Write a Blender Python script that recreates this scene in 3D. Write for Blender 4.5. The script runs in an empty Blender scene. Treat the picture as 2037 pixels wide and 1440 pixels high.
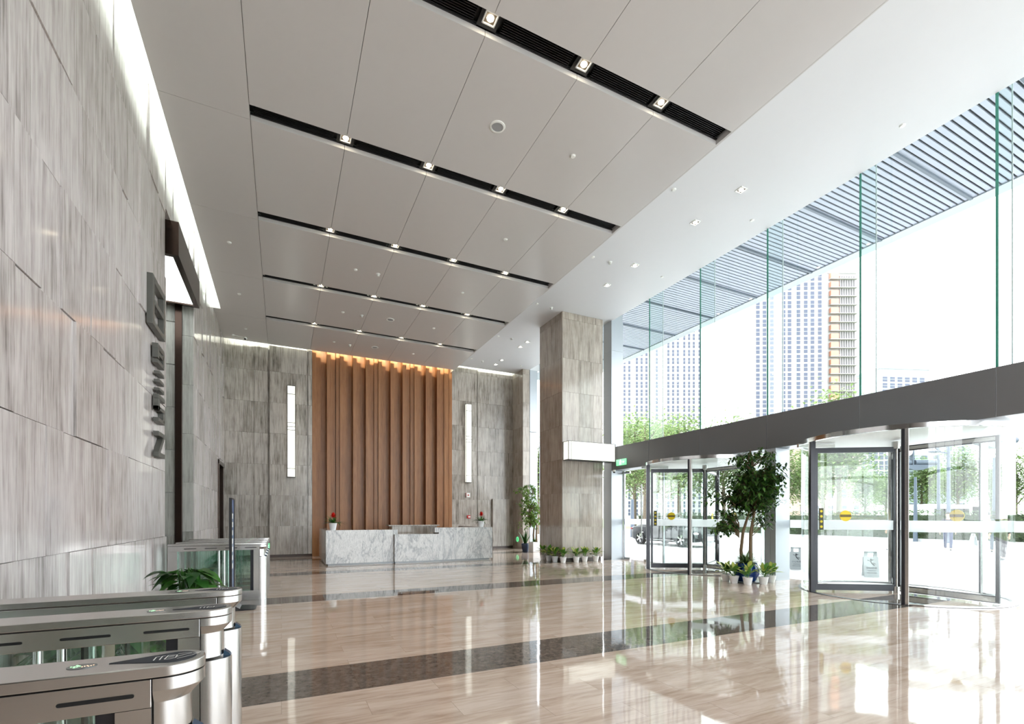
import bpy, bmesh, math, random
from mathutils import Vector, Matrix, Euler
R_ = random.Random(7)
PI = math.pi
C = bpy.context.scene.collection
SC = bpy.context.scene

# ------------------------------------------------------------------ camera, world, exposure
F_PX = 951.0
TH = math.atan(458.5 / F_PX)
CH = 1.45
cam_d = bpy.data.cameras.new('camera')
cam = bpy.data.objects.new('camera', cam_d); C.objects.link(cam)
cam_d.sensor_fit = 'HORIZONTAL'; cam_d.sensor_width = 36.0
cam_d.lens = F_PX / 2037 * 36.0
cam_d.shift_y = (1028 - 720) / 2037
cam_d.clip_start = 0.05; cam_d.clip_end = 1500
cam.location = (0, 0, CH)
cam.rotation_euler = (PI / 2, 0, -TH)
SC.camera = cam

W = bpy.data.worlds.new('sky'); SC.world = W; W.use_nodes = True
bg = W.node_tree.nodes['Background']
bg.inputs['Color'].default_value = (0.93, 0.965, 1.0, 1)
bg.inputs['Strength'].default_value = 4.4

SC.view_settings.view_transform = 'Standard'
SC.view_settings.look = 'None'
SC.view_settings.exposure = 0.75
SC.view_settings.gamma = 1.0
SC.view_settings.use_curve_mapping = False
cy = SC.cycles
cy.use_denoising = True
cy.max_bounces = 10; cy.diffuse_bounces = 5; cy.glossy_bounces = 5
cy.transmission_bounces = 6; cy.transparent_max_bounces = 24
cy.sample_clamp_indirect = 6.0; cy.sample_clamp_direct = 0.0
cy.caustics_reflective = False; cy.caustics_refractive = False
cy.blur_glossy = 0.6

_c, _s = math.cos(TH), math.sin(TH)
def at(px, d, z=0.0):
    """point on the photograph's column px at distance d in front of the camera"""
    r = (px - 1018.5) / F_PX * d
    return Vector((_c * r + _s * d, -_s * r + _c * d, z))

def area(name, loc, rot, sx, sy, power, col=(1, 1, 1)):
    l = bpy.data.lights.new(name, 'AREA'); l.shape = 'RECTANGLE'; l.size = sx; l.size_y = sy
    l.energy = power; l.color = col
    o = bpy.data.objects.new(name, l); o.location = loc; o.rotation_euler = rot; C.objects.link(o)
    return o
# LED strips lying in the ceiling coves (left wall, back wall over stone, back wall over timber, right back wall)
COOL = (0.90, 1.0, 0.93); WARM = (1.0, 0.86, 0.58)
area('cove_strip_light', (-1.50, 4.8, 7.80), (0, math.radians(70), 0), 0.03, 22.8, 105, COOL)
area('cove_strip_light', (-0.35, 18.64, 7.80), (math.radians(72), 0, 0), 2.6, 0.03, 30, COOL)
area('cove_strip_light', (3.7, 18.64, 7.80), (math.radians(70), 0, 0), 5.2, 0.03, 60, WARM)
area('cove_strip_light', (8.1, 19.85, 8.36), (math.radians(70), 0, 0), 3.2, 0.03, 30, COOL)

# ------------------------------------------------------------------ mesh builder
def smoothable(me, ang=40):
    me.shade_smooth()
    me.set_sharp_from_angle(angle=math.radians(ang))

class MB:
    def __init__(s): s.v = []; s.f = []; s.m = []; s.t = []; s.tone = 0.5; s.mi = 0
    def face(s, idx, mi=None):
        s.f.append(tuple(idx)); s.m.append(s.mi if mi is None else mi); s.t.append(s.tone)
    def poly(s, pts, mi=None):
        n = len(s.v); s.v += [tuple(p) for p in pts]; s.face(range(n, n + len(pts)), mi)
    def box(s, x0, y0, z0, x1, y1, z1, mi=None, M=None):
        n = len(s.v)
        P = [(x0,y0,z0),(x1,y0,z0),(x1,y1,z0),(x0,y1,z0),(x0,y0,z1),(x1,y0,z1),(x1,y1,z1),(x0,y1,z1)]
        if M: P = [tuple(M @ Vector(p)) for p in P]
        s.v += P
        for q in ((0,3,2,1),(4,5,6,7),(0,1,5,4),(1,2,6,5),(2,3,7,6),(3,0,4,7)): s.face([n+i for i in q], mi)
        return s
    def prism(s, pts, axis, a, b, mi=None, M=None):
        """2D polygon extruded along axis ('x','y','z') from a to b"""
        def mk(u, w, h):
            p = {'x': (h, u, w), 'y': (u, h, w), 'z': (u, w, h)}[axis]
            return tuple(M @ Vector(p)) if M else p
        n = len(s.v); k = len(pts)
        s.v += [mk(u, w, a) for u, w in pts] + [mk(u, w, b) for u, w in pts]
        s.face([n + i for i in range(k)][::-1], mi); s.face([n + k + i for i in range(k)], mi)
        for i in range(k):
            j = (i + 1) % k; s.face((n + i, n + j, n + k + j, n + k + i), mi)
        return s
    def lathe(s, prof, cx=0, cy=0, cz=0, seg=24, mi=None, a0=0, a1=2*PI, M=None):
        full = abs(a1 - a0 - 2*PI) < 1e-6
        n = len(s.v); k = seg if full else seg + 1
        for i in range(k):
            a = a0 + (a1 - a0) * i / seg
            for r, z in prof:
                p = (cx + r * math.cos(a), cy + r * math.sin(a), cz + z)
                s.v.append(tuple(M @ Vector(p)) if M else p)
        L = len(prof)
        for i in range(seg):
            i2 = (i + 1) % k
            for j in range(L - 1):
                s.face((n+i*L+j, n+i2*L+j, n+i2*L+j+1, n+i*L+j+1), mi)
        return s
    def cyl(s, cx, cy, z0, z1, r, seg=16, mi=None, r2=None, M=None):
        r2 = r if r2 is None else r2
        return s.lathe([(0.0001, z0), (r, z0), (r2, z1), (0.0001, z1)], cx, cy, 0, seg, mi, M=M)
    def tube(s, path, rad, seg=8, mi=None, cap=True):
        path = [Vector(p) for p in path]
        if not hasattr(rad, '__len__'): rad = [rad] * len(path)
        n = len(s.v); prev = None
        for i, p in enumerate(path):
            d = (path[min(i+1, len(path)-1)] - path[max(i-1, 0)]).normalized()
            u = d.orthogonal().normalized() if prev is None else (prev - d * prev.dot(d)).normalized()
            prev = u; w = d.cross(u)
            for k in range(seg):
                a = 2*PI*k/seg
                s.v.append(tuple(p + (u*math.cos(a) + w*math.sin(a)) * rad[i]))
        for i in range(len(path)-1):
            for k in range(seg):
                k2 = (k+1) % seg
                s.face((n+i*seg+k, n+i*seg+k2, n+(i+1)*seg+k2, n+(i+1)*seg+k), mi)
        if cap:
            s.face([n+k for k in range(seg)][::-1], mi)
            e = n + (len(path)-1)*seg; s.face([e+k for k in range(seg)], mi)
        return s
    def ball(s, c, r, seg=12, rings=8, mi=None, sc=(1,1,1)):
        prof = [(max(1e-4, math.sin(PI*i/rings)), -math.cos(PI*i/rings)) for i in range(rings+1)]
        M = Matrix.Translation(c) @ Matrix.Diagonal((r*sc[0], r*sc[1], r*sc[2], 1))
        return s.lathe(prof, seg=seg, mi=mi, M=M)
    def leaf(s, base, d, up, L, Wd, droop=0.25, fold=0.25, n=3, shape='oval', mi=None):
        """a leaf blade: midrib from base along d, drooping, folded along the rib. tone = distance from rib"""
        d = Vector(d).normalized(); up = Vector(up); side = d.cross(up)
        if side.length < 1e-3: side = d.orthogonal()
        side.normalize(); up = side.cross(d).normalized()
        base = Vector(base); rows = []
        for i in range(n + 1):
            t = i / n
            if shape == 'oval': w = math.sin(PI * min(1, t ** 0.8 * 0.98 + 0.02)) 
            elif shape == 'heart': w = math.sin(PI * min(1, t ** 0.55 * 0.98 + 0.02))
            else: w = (1 - t) ** 0.5 * 0.9 + 0.05
            c = base + d * (L * t) - Vector((0, 0, 1)) * (droop * L * t * t)
            ww = max(0.02, w) * Wd / 2
            rows.append((c - side*ww + up*(fold*ww), c, c + side*ww + up*(fold*ww)))
        k = len(s.v)
        for r in rows: s.v += [tuple(p) for p in r]
        for i in range(n):
            for j in range(2):
                s.face((k+i*3+j, k+i*3+j+1, k+(i+1)*3+j+1, k+(i+1)*3+j), mi)
        s.uvfix = True
        return s
    def build(s, name, mats, parent=None, smooth=False, bevel=0, loc=None, rot=None, tone=False, **props):
        me = bpy.data.meshes.new(name)
        me.from_pydata(s.v, [], s.f); 
        if not hasattr(mats, '__len__'): mats = [mats]
        for m in mats: me.materials.append(m)
        me.polygons.foreach_set('material_index', s.m)
        if tone:
            a = me.attributes.new('tone', 'FLOAT', 'FACE'); a.data.foreach_set('value', s.t)
        me.validate(); me.update()
        if smooth: smoothable(me, smooth if smooth > 1 else 40)
        o = bpy.data.objects.new(name, me); C.objects.link(o)
        if parent: o.parent = parent
        if loc is not None: o.location = loc
        if rot is not None: o.rotation_euler = rot
        if bevel:
            b = o.modifiers.new('bevel', 'BEVEL'); b.width = bevel; b.segments = 2; b.limit_method = 'ANGLE'; b.angle_limit = math.radians(40)
            b.harden_normals = False
        for k_, v_ in props.items(): o[k_] = v_
        return o

def thing(name, label, cat, loc=(0,0,0), rz=0, group=None, kind=None):
    o = bpy.data.objects.new(name, None); C.objects.link(o); o.empty_display_size = 0.1
    o.location = loc; o.rotation_euler = (0, 0, rz); o['label'] = label; o['category'] = cat
    if group: o['group'] = group
    if kind: o['kind'] = kind
    return o
def copy_tree(o, loc=None, rz=None, label=None, parent=None):
    c = o.copy(); C.objects.link(c); c.parent = parent
    if parent is not None: c.matrix_parent_inverse = o.matrix_parent_inverse.copy()
    if loc is not None: c.location = loc
    if rz is not None: c.rotation_euler = (0, 0, rz)
    if label: c['label'] = label
    for ch in list(CH_OF(o)): copy_tree(ch, parent=c)
    return c
def CH_OF(o): return [x for x in C.objects if x.parent is o]
def tag(o, label, cat, group=None, kind=None):
    o['label'] = label; o['category'] = cat
    if group: o['group'] = group
    if kind: o['kind'] = kind
    return o
def struct(o, label, cat='wall'):
    o['kind'] = 'structure'; o['label'] = label; o['category'] = cat; return o

# ------------------------------------------------------------------ materials
def S(r, g, b):  # sRGB 0-255 to linear
    f = lambda c: (c/255/12.92) if c/255 <= 0.04045 else ((c/255+0.055)/1.055)**2.4
    return (f(r), f(g), f(b), 1)
class NT:
    def __init__(s, name):
        s.mat = bpy.data.materials.new(name); s.mat.use_nodes = True
        s.nt = s.mat.node_tree; s.n = s.nt.nodes; s.l = s.nt.links
        s.p = s.n['Principled BSDF']; s.out = s.n['Material Output']
    def node(s, t, **kw):
        n = s.n.new(t)
        for k, v in kw.items(): setattr(n, k, v)
        return n
    def link(s, a, b): s.l.new(a, b)
    def math(s, op, a, b=None, clamp=False):
        n = s.node('ShaderNodeMath', operation=op, use_clamp=clamp)
        for i, x in enumerate((a, b)):
            if x is None: continue
            if isinstance(x, (int, float)): n.inputs[i].default_value = x
            else: s.link(x, n.inputs[i])
        return n.outputs[0]
    def noise(s, vec, scale, detail=3, rough=0.5, dist=0):
        n = s.node('ShaderNodeTexNoise'); n.inputs['Scale'].default_value = scale
        n.inputs['Detail'].default_value = detail; n.inputs['Roughness'].default_value = rough
        n.inputs['Distortion'].default_value = dist
        s.link(vec, n.inputs['Vector']); return n.outputs['Fac']
    def ramp(s, fac, stops):
        n = s.node('ShaderNodeValToRGB'); cr = n.color_ramp
        while len(cr.elements) < len(stops): cr.elements.new(0.5)
        for e, (p, c) in zip(cr.elements, stops): e.position = p; e.color = c
        s.link(fac, n.inputs[0]); return n.outputs[0]
    def mix(s, fac, a, b, blend='MIX'):
        n = s.node('ShaderNodeMix', data_type='RGBA', blend_type=blend)
        for i, x in ((0, fac), (6, a), (7, b)):
            if isinstance(x, (int, float, tuple)): n.inputs[i].default_value = x
            else: s.link(x, n.inputs[i])
        return n.outputs[2]
    def combine(s, x, y, z):
        n = s.node('ShaderNodeCombineXYZ')
        for i, v in enumerate((x, y, z)):
            if isinstance(v, (int, float)): n.inputs[i].default_value = v
            else: s.link(v, n.inputs[i])
        return n.outputs[0]
    def xyz(s):
        t = s.node('ShaderNodeTexCoord'); x = s.node('ShaderNodeSeparateXYZ'); s.link(t.outputs['Object'], x.inputs[0])
        s.objco = t.outputs['Object']; return x.outputs
    def tone(s):
        a = s.node('ShaderNodeAttribute', attribute_name='tone'); return a.outputs['Fac']
    def set(s, **kw):
        for k, v in kw.items():
            i = s.p.inputs[k]
            if hasattr(v, 'is_output') or isinstance(v, bpy.types.NodeSocket): s.link(v, i)
            else: i.default_value = v
    def bump(s, h, strength=0.2, dist=0.01):
        b = s.node('ShaderNodeBump'); b.inputs['Strength'].default_value = strength; b.inputs['Distance'].default_value = dist
        s.link(h, b.inputs['Height']); s.link(b.outputs[0], s.p.inputs['Normal'])

def plain(name, col, rough=0.5, metal=0.0, emit=0.0, spec=0.5, ecol=None, var=0.06, vscale=6):
    t = NT(name); x = t.xyz()
    nz = t.noise(t.objco, vscale, 2)
    base = t.mix(nz, tuple(max(0, c*(1-var)) for c in col[:3])+(1,), tuple(min(1, c*(1+var)) for c in col[:3])+(1,))
    t.set(**{'Base Color': base, 'Roughness': rough, 'Metallic': metal, 'Specular IOR Level': spec})
    if emit: t.set(**{'Emission Color': ecol or col, 'Emission Strength': emit})
    return t.mat

def mat_stone(name, light, mid, dark, rough=0.18):
    t = NT(name); x = t.xyz(); tn = t.tone()
    ac = t.math('ADD', x[0], x[1]); off = t.math('MULTIPLY', tn, 37.0)
    u = t.math('ADD', ac, off); z = t.math('ADD', t.math('MULTIPLY', x[2], 0.045), off)
    v1 = t.combine(u, z, off)
    fine = t.noise(v1, 34, 5, 0.68)
    broad = t.noise(t.combine(u, t.math('ADD', t.math('MULTIPLY', x[2], 0.10), off), off), 9.0, 4, 0.6, 0.1)
    mott = t.noise(t.combine(u, t.math('MULTIPLY', x[2], 0.7), off), 3.0, 3, 0.6)
    f = t.math('ADD', t.math('ADD', t.math('MULTIPLY', fine, 0.60), t.math('MULTIPLY', broad, 0.38)), t.math('MULTIPLY', t.math('SUBTRACT', tn, 0.5), 0.10))
    f = t.math('ADD', f, t.math('MULTIPLY', t.math('SUBTRACT', mott, 0.5), 0.22))
    col = t.ramp(f, [(0.30, dark), (0.44, mid), (0.58, light), (0.75, tuple(min(1, c*1.08) for c in light[:3])+(1,))])
    r = t.math('ADD', t.math('MULTIPLY', fine, 0.08), rough - 0.05)
    t.set(**{'Base Color': col, 'Roughness': r, 'Specular IOR Level': 0.5})
    return t.mat
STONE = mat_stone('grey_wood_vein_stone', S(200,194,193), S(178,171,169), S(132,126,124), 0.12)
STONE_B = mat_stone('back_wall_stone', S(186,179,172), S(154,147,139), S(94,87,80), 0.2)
STONE_G = mat_stone('jamb_stone', S(170,170,164), S(146,146,140), S(112,112,106), 0.3)
STONE_C = mat_stone('column_stone', S(184,174,164), S(160,150,140), S(124,114,106), 0.12)

def mat_wood():
    t = NT('timber_batten'); x = t.xyz(); tn = t.tone(); off = t.math('MULTIPLY', tn, 23.0)
    v = t.combine(t.math('ADD', x[0], off), t.math('ADD', t.math('MULTIPLY', x[2], 0.05), off), x[1])
    g = t.noise(v, 60, 3, 0.6); b = t.noise(v, 9, 2)
    f = t.math('ADD', t.math('MULTIPLY', g, 0.5), t.math('MULTIPLY', b, 0.5))
    col = t.ramp(f, [(0.3, S(124,82,50)), (0.5, S(154,106,68)), (0.7, S(170,122,82))])
    t.set(**{'Base Color': col, 'Roughness': 0.38, 'Specular IOR Level': 0.4}); return t.mat
WOOD = mat_wood()

def mat_floor(name, a, b, c, joint, dark=False):
    t = NT(name); x = t.xyz()
    br = t.node('ShaderNodeTexBrick'); br.offset = 0.5
    br.inputs['Scale'].default_value = 1.0; br.inputs['Mortar Size'].default_value = 0.0016
    br.inputs['Brick Width'].default_value = 1.2; br.inputs['Row Height'].default_value = 0.3 if not dark else 0.7
    br.inputs['Color1'].default_value = (0.25,)*3+(1,); br.inputs['Color2'].default_value = (0.8,)*3+(1,); br.inputs['Mortar'].default_value = (0.5,)*3+(1,)
    t.link(t.objco, br.inputs['Vector'])
    tone = br.outputs['Color']; tf = t.node('ShaderNodeRGBToBW'); t.link(tone, tf.inputs[0]); tv = tf.outputs[0]
    off = t.math('MULTIPLY', tv, 31.0)
    if not dark:
        v = t.combine(t.math('MULTIPLY', x[0], 0.16), t.math('ADD', x[1], off), off)
        g = t.noise(v, 22, 4, 0.6, 0.4); m = t.noise(v, 5, 3, 0.5, 0.6)
        f = t.math('ADD', t.math('MULTIPLY', g, 0.5), t.math('MULTIPLY', m, 0.5))
    else:
        f = t.noise(t.combine(x[0], x[1], off), 16, 6, 0.75)
    f = t.math('ADD', f, t.math('MULTIPLY', t.math('SUBTRACT', tv, 0.5), 0.10))
    col = t.ramp(f, [(0.28, c), (0.46, b), (0.62, a)])
    col = t.mix(t.math('MULTIPLY', br.outputs['Fac'], 0.7), col, joint)
    t.set(**{'Base Color': col, 'Roughness': 0.045, 'IOR': 1.62, 'Specular IOR Level': 0.5})
    wv = t.noise(t.objco, 2.2, 2, 0.5)
    t.bump(wv, 0.12, 0.010)
    return t.mat
FLOOR_A = mat_floor('cream_marble_floor', S(216,198,184), S(200,179,162), S(166,143,124), S(146,128,112))
FLOOR_D = mat_floor('dark_marble_band', S(122,112,104), S(98,89,82), S(66,59,54), S(74,66,60), True)

def mat_marble():
    t = NT('white_grey_marble'); x = t.xyz()
    v = t.combine(t.math('MULTIPLY', t.math('ADD', x[0], t.math('MULTIPLY', x[1], 0.8)), 1.0), x[1], x[2])
    mp = t.node('ShaderNodeMapping'); mp.inputs['Rotation'].default_value = (0, math.radians(38), 0); mp.inputs['Scale'].default_value = (1, 1, 0.35)
    t.link(v, mp.inputs['Vector'])
    n1 = t.noise(mp.outputs[0], 2.0, 9, 0.62, 1.0); n2 = t.noise(mp.outputs[0], 30, 6, 0.75, 0.8)
    vein = t.math('ABSOLUTE', t.math('SUBTRACT', n1, 0.5))
    c1 = t.ramp(vein, [(0.0, S(170,172,176)), (0.012, S(204,205,207)), (0.04, S(228,228,227)), (0.2, S(236,236,235))])
    c2 = t.ramp(n2, [(0.34, S(150,152,155)), (0.46, S(206,206,207)), (0.62, S(240,240,239))])
    col = t.mix(0.75, c1, c2, 'MULTIPLY')
    t.set(**{'Base Color': col, 'Roughness': 0.12}); return t.mat
MARBLE = mat_marble()

def mat_steel(name, col=0.60, rough=0.26, axis=0, tint=(1, 0.985, 0.965)):
    t = NT(name); x = t.xyz()
    sc = [40, 40, 40]; sc[axis] = 1.0
    v = t.combine(t.math('MULTIPLY', x[0], sc[0]), t.math('MULTIPLY', x[1], sc[1]), t.math('MULTIPLY', x[2], sc[2]))
    n = t.noise(v, 4, 2)
    t.set(**{'Base Color': (col*tint[0], col*tint[1], col*tint[2], 1), 'Metallic': 1.0, 'Roughness': t.math('ADD', t.math('MULTIPLY', n, 0.05), rough - 0.03)})
    return t.mat
STEEL = mat_steel('brushed_steel'); STEEL_V = mat_steel('brushed_steel_vertical', axis=2)
STEEL_P = mat_steel('polished_steel', 0.72, 0.14, 2, (1, 1, 1))
DKMETAL = plain('dark_anodised_frame', S(58,58,62), 0.3, 0.7)
PANEL = plain('grey_metal_fascia', S(112,112,114), 0.42, 0.15, var=0.015)
PANEL_L = plain('silver_metal_cladding', S(176,182,188), 0.32, 0.35, var=0.015)
PANEL_D = plain('dark_metal_cladding', S(112,116,120), 0.36, 0.3, var=0.015)
BRONZE = plain('bronze_metal', S(74,60,54), 0.22, 0.85, var=0.02)
CEIL = plain('ceiling_panel', S(208,206,205), 0.24, 0.0, var=0.01, spec=0.55)
CEIL_W = plain('white_plaster_ceiling', S(216,217,220), 0.5, var=0.01)
WHITE = plain('white_paint', S(236,237,234), 0.45, var=0.01)
BLACK = plain('black_grille', S(14,15,17), 0.45)
BLACKP = plain('black_plastic', S(24,24,26), 0.4)
SLATE = plain('slate_plate', S(42,47,55), 0.55, spec=0.2)
REDP = plain('red_plastic', S(186,24,24), 0.4)
SKIRT = plain('brown_skirting', S(70,52,44), 0.35)
POTW = plain('white_glazed_pot', S(232,233,234), 0.22, var=0.02)
POTB = plain('blue_glazed_pot', S(20,54,120), 0.12, var=0.25, vscale=9)
SOIL = plain('potting_soil', S(52,40,30), 0.95, var=0.3, vscale=60)
BARK = plain('grey_brown_bark', S(120,100,76), 0.85, var=0.25, vscale=25)
BARK_P = plain('pale_tree_bark', S(96,84,70), 0.85, var=0.2, vscale=8)

def emis(name, col, st, marb=False):
    t = NT(name); x = t.xyz()
    if marb:
        n = t.noise(t.objco, 3.0, 6, 0.6, 1.0)
        vein = t.math('ABSOLUTE', t.math('SUBTRACT', n, 0.5))
        c = t.ramp(vein, [(0.0, tuple(k*0.80 for k in col[:3])+(1,)), (0.03, tuple(k*0.93 for k in col[:3])+(1,)), (0.12, col)])
        t.set(**{'Emission Color': c, 'Base Color': (0.7, 0.7, 0.65, 1)})
    else: t.set(**{'Emission Color': col, 'Base Color': (0.8, 0.8, 0.8, 1)})
    t.set(**{'Emission Strength': st, 'Roughness': 0.3}); return t.mat
LAMP = emis('alabaster_lamp', (1.0, 1.0, 0.88, 1), 0.60, True)
LAMPBOX = emis('luminous_panel', (0.95, 1.0, 0.98, 1), 1.6)
BULB = emis('warm_bulb', (1.0, 0.86, 0.62, 1), 30)
BULB2 = emis('neutral_bulb', (1.0, 0.93, 0.80, 1), 14)
GREENL = emis('green_sign_light', S(20,190,110), 1.0)
WHITEL = emis('white_sign_light', (0.85, 1, 0.92, 1), 0.9)
LEDG = emis('green_led', (0.2, 1, 0.25, 1), 0.55); LEDO = emis('orange_led', (1, 0.45, 0.15, 1), 0.55)

def mat_glass(name, tint=(0.97, 0.99, 0.98), base=0.05, gain=0.85, frost=0.0):
    t = NT(name); t.n.remove(t.p)
    tr = t.node('ShaderNodeBsdfTransparent'); tr.inputs[0].default_value = tint + (1,)
    gl = t.node('ShaderNodeBsdfGlossy'); gl.inputs['Roughness'].default_value = 0.0; gl.inputs['Color'].default_value = (1, 1, 1, 1)
    lw = t.node('ShaderNodeLayerWeight'); lw.inputs['Blend'].default_value = 0.5
    f = t.math('ADD', t.math('MULTIPLY', t.math('POWER', lw.outputs['Facing'], 5.0), gain), base, True)
    mx = t.node('ShaderNodeMixShader'); t.link(f, mx.inputs[0]); t.link(tr.outputs[0], mx.inputs[1]); t.link(gl.outputs[0], mx.inputs[2])
    res = mx.outputs[0]
    if frost:
        df = t.node('ShaderNodeBsdfTranslucent'); df.inputs[0].default_value = (0.95, 0.96, 0.98, 1)
        d2 = t.node('ShaderNodeBsdfDiffuse'); d2.inputs[0].default_value = (0.9, 0.92, 0.95, 1)
        m2 = t.node('ShaderNodeMixShader'); m2.inputs[0].default_value = 0.3; t.link(df.outputs[0], m2.inputs[1]); t.link(d2.outputs[0], m2.inputs[2])
        m3 = t.node('ShaderNodeMixShader'); m3.inputs[0].default_value = frost; t.link(res, m3.inputs[1]); t.link(m2.outputs[0], m3.inputs[2]); res = m3.outputs[0]
    t.link(res, t.out.inputs[0]); return t.mat
GLASS = mat_glass('clear_glass')
GLASS_FIN = mat_glass('fin_glass', (0.86, 0.95, 0.93), 0.04)
GLASS_G = mat_glass('greenish_glass', (0.92, 0.975, 0.955), 0.06)
FROST = mat_glass('frosted_band', (1, 1, 1), 0.04, 0.5, 0.88)
EDGE = plain('green_glass_edge', S(64,150,130), 0.15, spec=0.6)
EDGE_L = plain('pale_glass_joint', S(190,204,204), 0.3)

def mat_leaf(name, a, b, trans=0.3, rough=0.35):
    t = NT(name); x = t.xyz(); tn = t.tone()
    col = t.mix(tn, a, b)
    t.set(**{'Base Color': col, 'Roughness': rough, 'Specular IOR Level': 0.4})
    tl = t.node('ShaderNodeBsdfTranslucent'); t.link(col, tl.inputs[0])
    mx = t.node('ShaderNodeMixShader'); mx.inputs[0].default_value = trans
    t.link(t.p.outputs[0], mx.inputs[1]); t.link(tl.outputs[0], mx.inputs[2]); t.link(mx.outputs[0], t.out.inputs[0])
    return t.mat
LEAF_D = mat_leaf('ficus_leaf', S(34,66,30), S(92,134,56), 0.22)
LEAF_M = mat_leaf('pothos_leaf', S(22,62,22), S(74,132,50), 0.2)
LEAF_G = mat_leaf('strap_leaf', S(52,92,44), S(150,176,110), 0.25)
LEAF_Y = mat_leaf('variegated_leaf_heart', S(206,212,96), S(232,232,140), 0.3)
LEAF_YG = mat_leaf('variegated_leaf_margin', S(64,118,44), S(110,156,62), 0.25)
LEAF_B = mat_leaf('outdoor_tree_leaf', S(92,116,68), S(140,160,104), 0.4, 0.6)
LEAF_H = mat_leaf('hedge_leaf', S(46,68,38), S(84,108,64), 0.3, 0.6)
FLOWER = mat_leaf('red_bract', S(190,16,14), S(226,50,36), 0.2)

# ------------------------------------------------------------------ the setting
ZM, ZR = 7.53, 8.12      # heights of the panelled ceiling and of the plaster strip by the glass
XL = -1.79               # left wall
XG = 10.68               # curtain wall glass
ZT = 9.3
RW = [0.1, 1.12, 2.22, 3.32, 4.42, 5.52, 6.62, 7.9]

def stone_slabs(mb, plane, c, a0, a1, z0, z1, out, seed, wmin=0.32, wmax=0.85, relief=0.022, rows=RW, vary=True):
    """stone slabs on a wall: plane 'x' (wall at X=c running along Y) or 'y'; out = +-1 outward direction"""
    rr = random.Random(seed)
    zs = [z0] + [z for z in rows if z0 + 0.05 < z < z1 - 0.05] + [z1]
    cols = None
    for i in range(len(zs)-1):
        if vary or cols is None:
            cols = [a0]
            while True:
                n = cols[-1] + rr.uniform(wmin, wmax)
                if n > a1 - wmin*0.7: cols.append(a1); break
                cols.append(n)
        for j in range(len(cols)-1):
            mb.tone = rr.random(); f = c + out * (0.03 + rr.choice([0, 0, 0.35, 0.7, 1.0]) * relief); b = c
            g = 0.0022
            if plane == 'x': mb.box(min(f,b), cols[j]+g, zs[i]+g, max(f,b), cols[j+1]-g, zs[i+1]-g)
            else: mb.box(cols[j]+g, min(f,b), zs[i]+g, cols[j+1]-g, max(f,b), zs[i+1]-g)
    mb.tone = 0.5

# floor: cream marble with dark bands
fl = MB(); bands = [(4.17, 4.93), (8.86, 9.57), (13.02, 13.68), (17.2, 17.9)]
y = -8.0
for a, b in bands:
    fl.poly([(-6, y, 0), (10.75, y, 0), (10.75, a, 0), (-6, a, 0)], 0)
    fl.poly([(-6, a, 0), (10.75, a, 0), (10.75, b, 0), (-6, b, 0)], 1); y = b
fl.poly([(-6, y, 0), (10.75, y, 0), (10.75, 23, 0), (-6, 23, 0)], 0)
fl.box(-6, -8, -0.12, 10.75, 23, -0.02, 0)
struct(fl.build('floor', [FLOOR_A, FLOOR_D]), 'polished cream marble floor crossed by dark brown marble bands', 'floor')

# left wall, near stretch, bulkhead over the lift lobby, far stretch
w = MB(); stone_slabs(w, 'x', XL-0.03, 1.6, 9.91, 0.1, 7.9, 1, 11); stone_slabs(w, 'x', XL-0.03, -8, 1.6, 5.52, 7.9, 1, 16)
w.tone = .4; w.box(XL-0.3, 1.6, 0, XL-0.03, 9.91, ZT); w.box(XL-0.3, -8, 5.52, XL-0.03, 1.6, ZT)
w.box(XL-0.3, 9.9, 0.0, XL+0.0, 9.912, 6.70)
stone_slabs(w, 'x', XL-0.03, 9.91, 12.85, 6.70, 7.9, 1, 12)
w.tone = .6; w.box(-5.5, 9.91, 6.70, XL-0.03, 12.85, ZT)
stone_slabs(w, 'x', XL-0.03, 12.85, 17.35, 0.1, 7.9, 1, 13, 0.28, 0.6)
stone_slabs(w, 'x', XL-0.03, 17.35, 19.1, 3.25, 7.9, 1, 14, 0.3, 0.6)
w.tone = .5; w.box(XL-0.3, 12.88, 0, XL-0.03, 17.35, ZT); w.box(XL-0.3, 17.35, 3.25, XL-0.03, 19.2, ZT)
struct(w.build('wall_left', STONE, tone=True), 'left wall clad in grey wood-vein stone slabs of uneven width')
# lift lobby behind the opening
w = MB(); stone_slabs(w, 'y', 12.88, -2.0, XL-0.002, 0.1, 6.70, -1, 15, 0.5, 0.6, 0)
for i in range(7):
    w.tone = (i*0.37) % 1; w.box(-3.4, 12.85, 0.1+i*0.95, -2.14, 12.88, 0.1+(i+1)*0.95-0.025)
w.box(-5.5, 12.88, 0, -1.82, 13.2, ZT)
struct(w.build('wall_lobby', STONE_G, tone=True), 'pale stone side wall of the lift lobby opening')
w = MB(); w.box(-5.6, -8, 0, -5.5, 1.8, ZT); w.box(-5.5, 1.6, 0, XL-.3, 1.8, ZT); w.box(-5.5, -8, 5.52, XL-.3, 1.6, 5.7)  # unseen dark recess, added so the turnstile steel has something dark to reflect
struct(w.build('wall_added_side_lobby', plain('dark_reflected_lining', S(84,74,66), 0.5)), 'unseen dark side lobby added for the near turnstiles to reflect')
w = MB(); w.box(-5.6, 9.6, 0, -5.5, 13.2, ZT); w.box(-5.5, 9.6, 0, XL-0.3, 9.9, ZT); w.box(-3.42, 12.872, 0, -2.12, 12.882, 6.7)
struct(w.build('wall_lobby_end', plain('lobby_plaster', S(150,150,146), 0.6)), 'plain end wall deep in the lift lobby')
w = MB(); w.box(-2.13, 12.80, 0, -2.0, 12.88, 6.70)
struct(w.build('trim_1', BRONZE, bevel=0.004), 'tall polished bronze strip in the lobby opening', 'trim')

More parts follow.
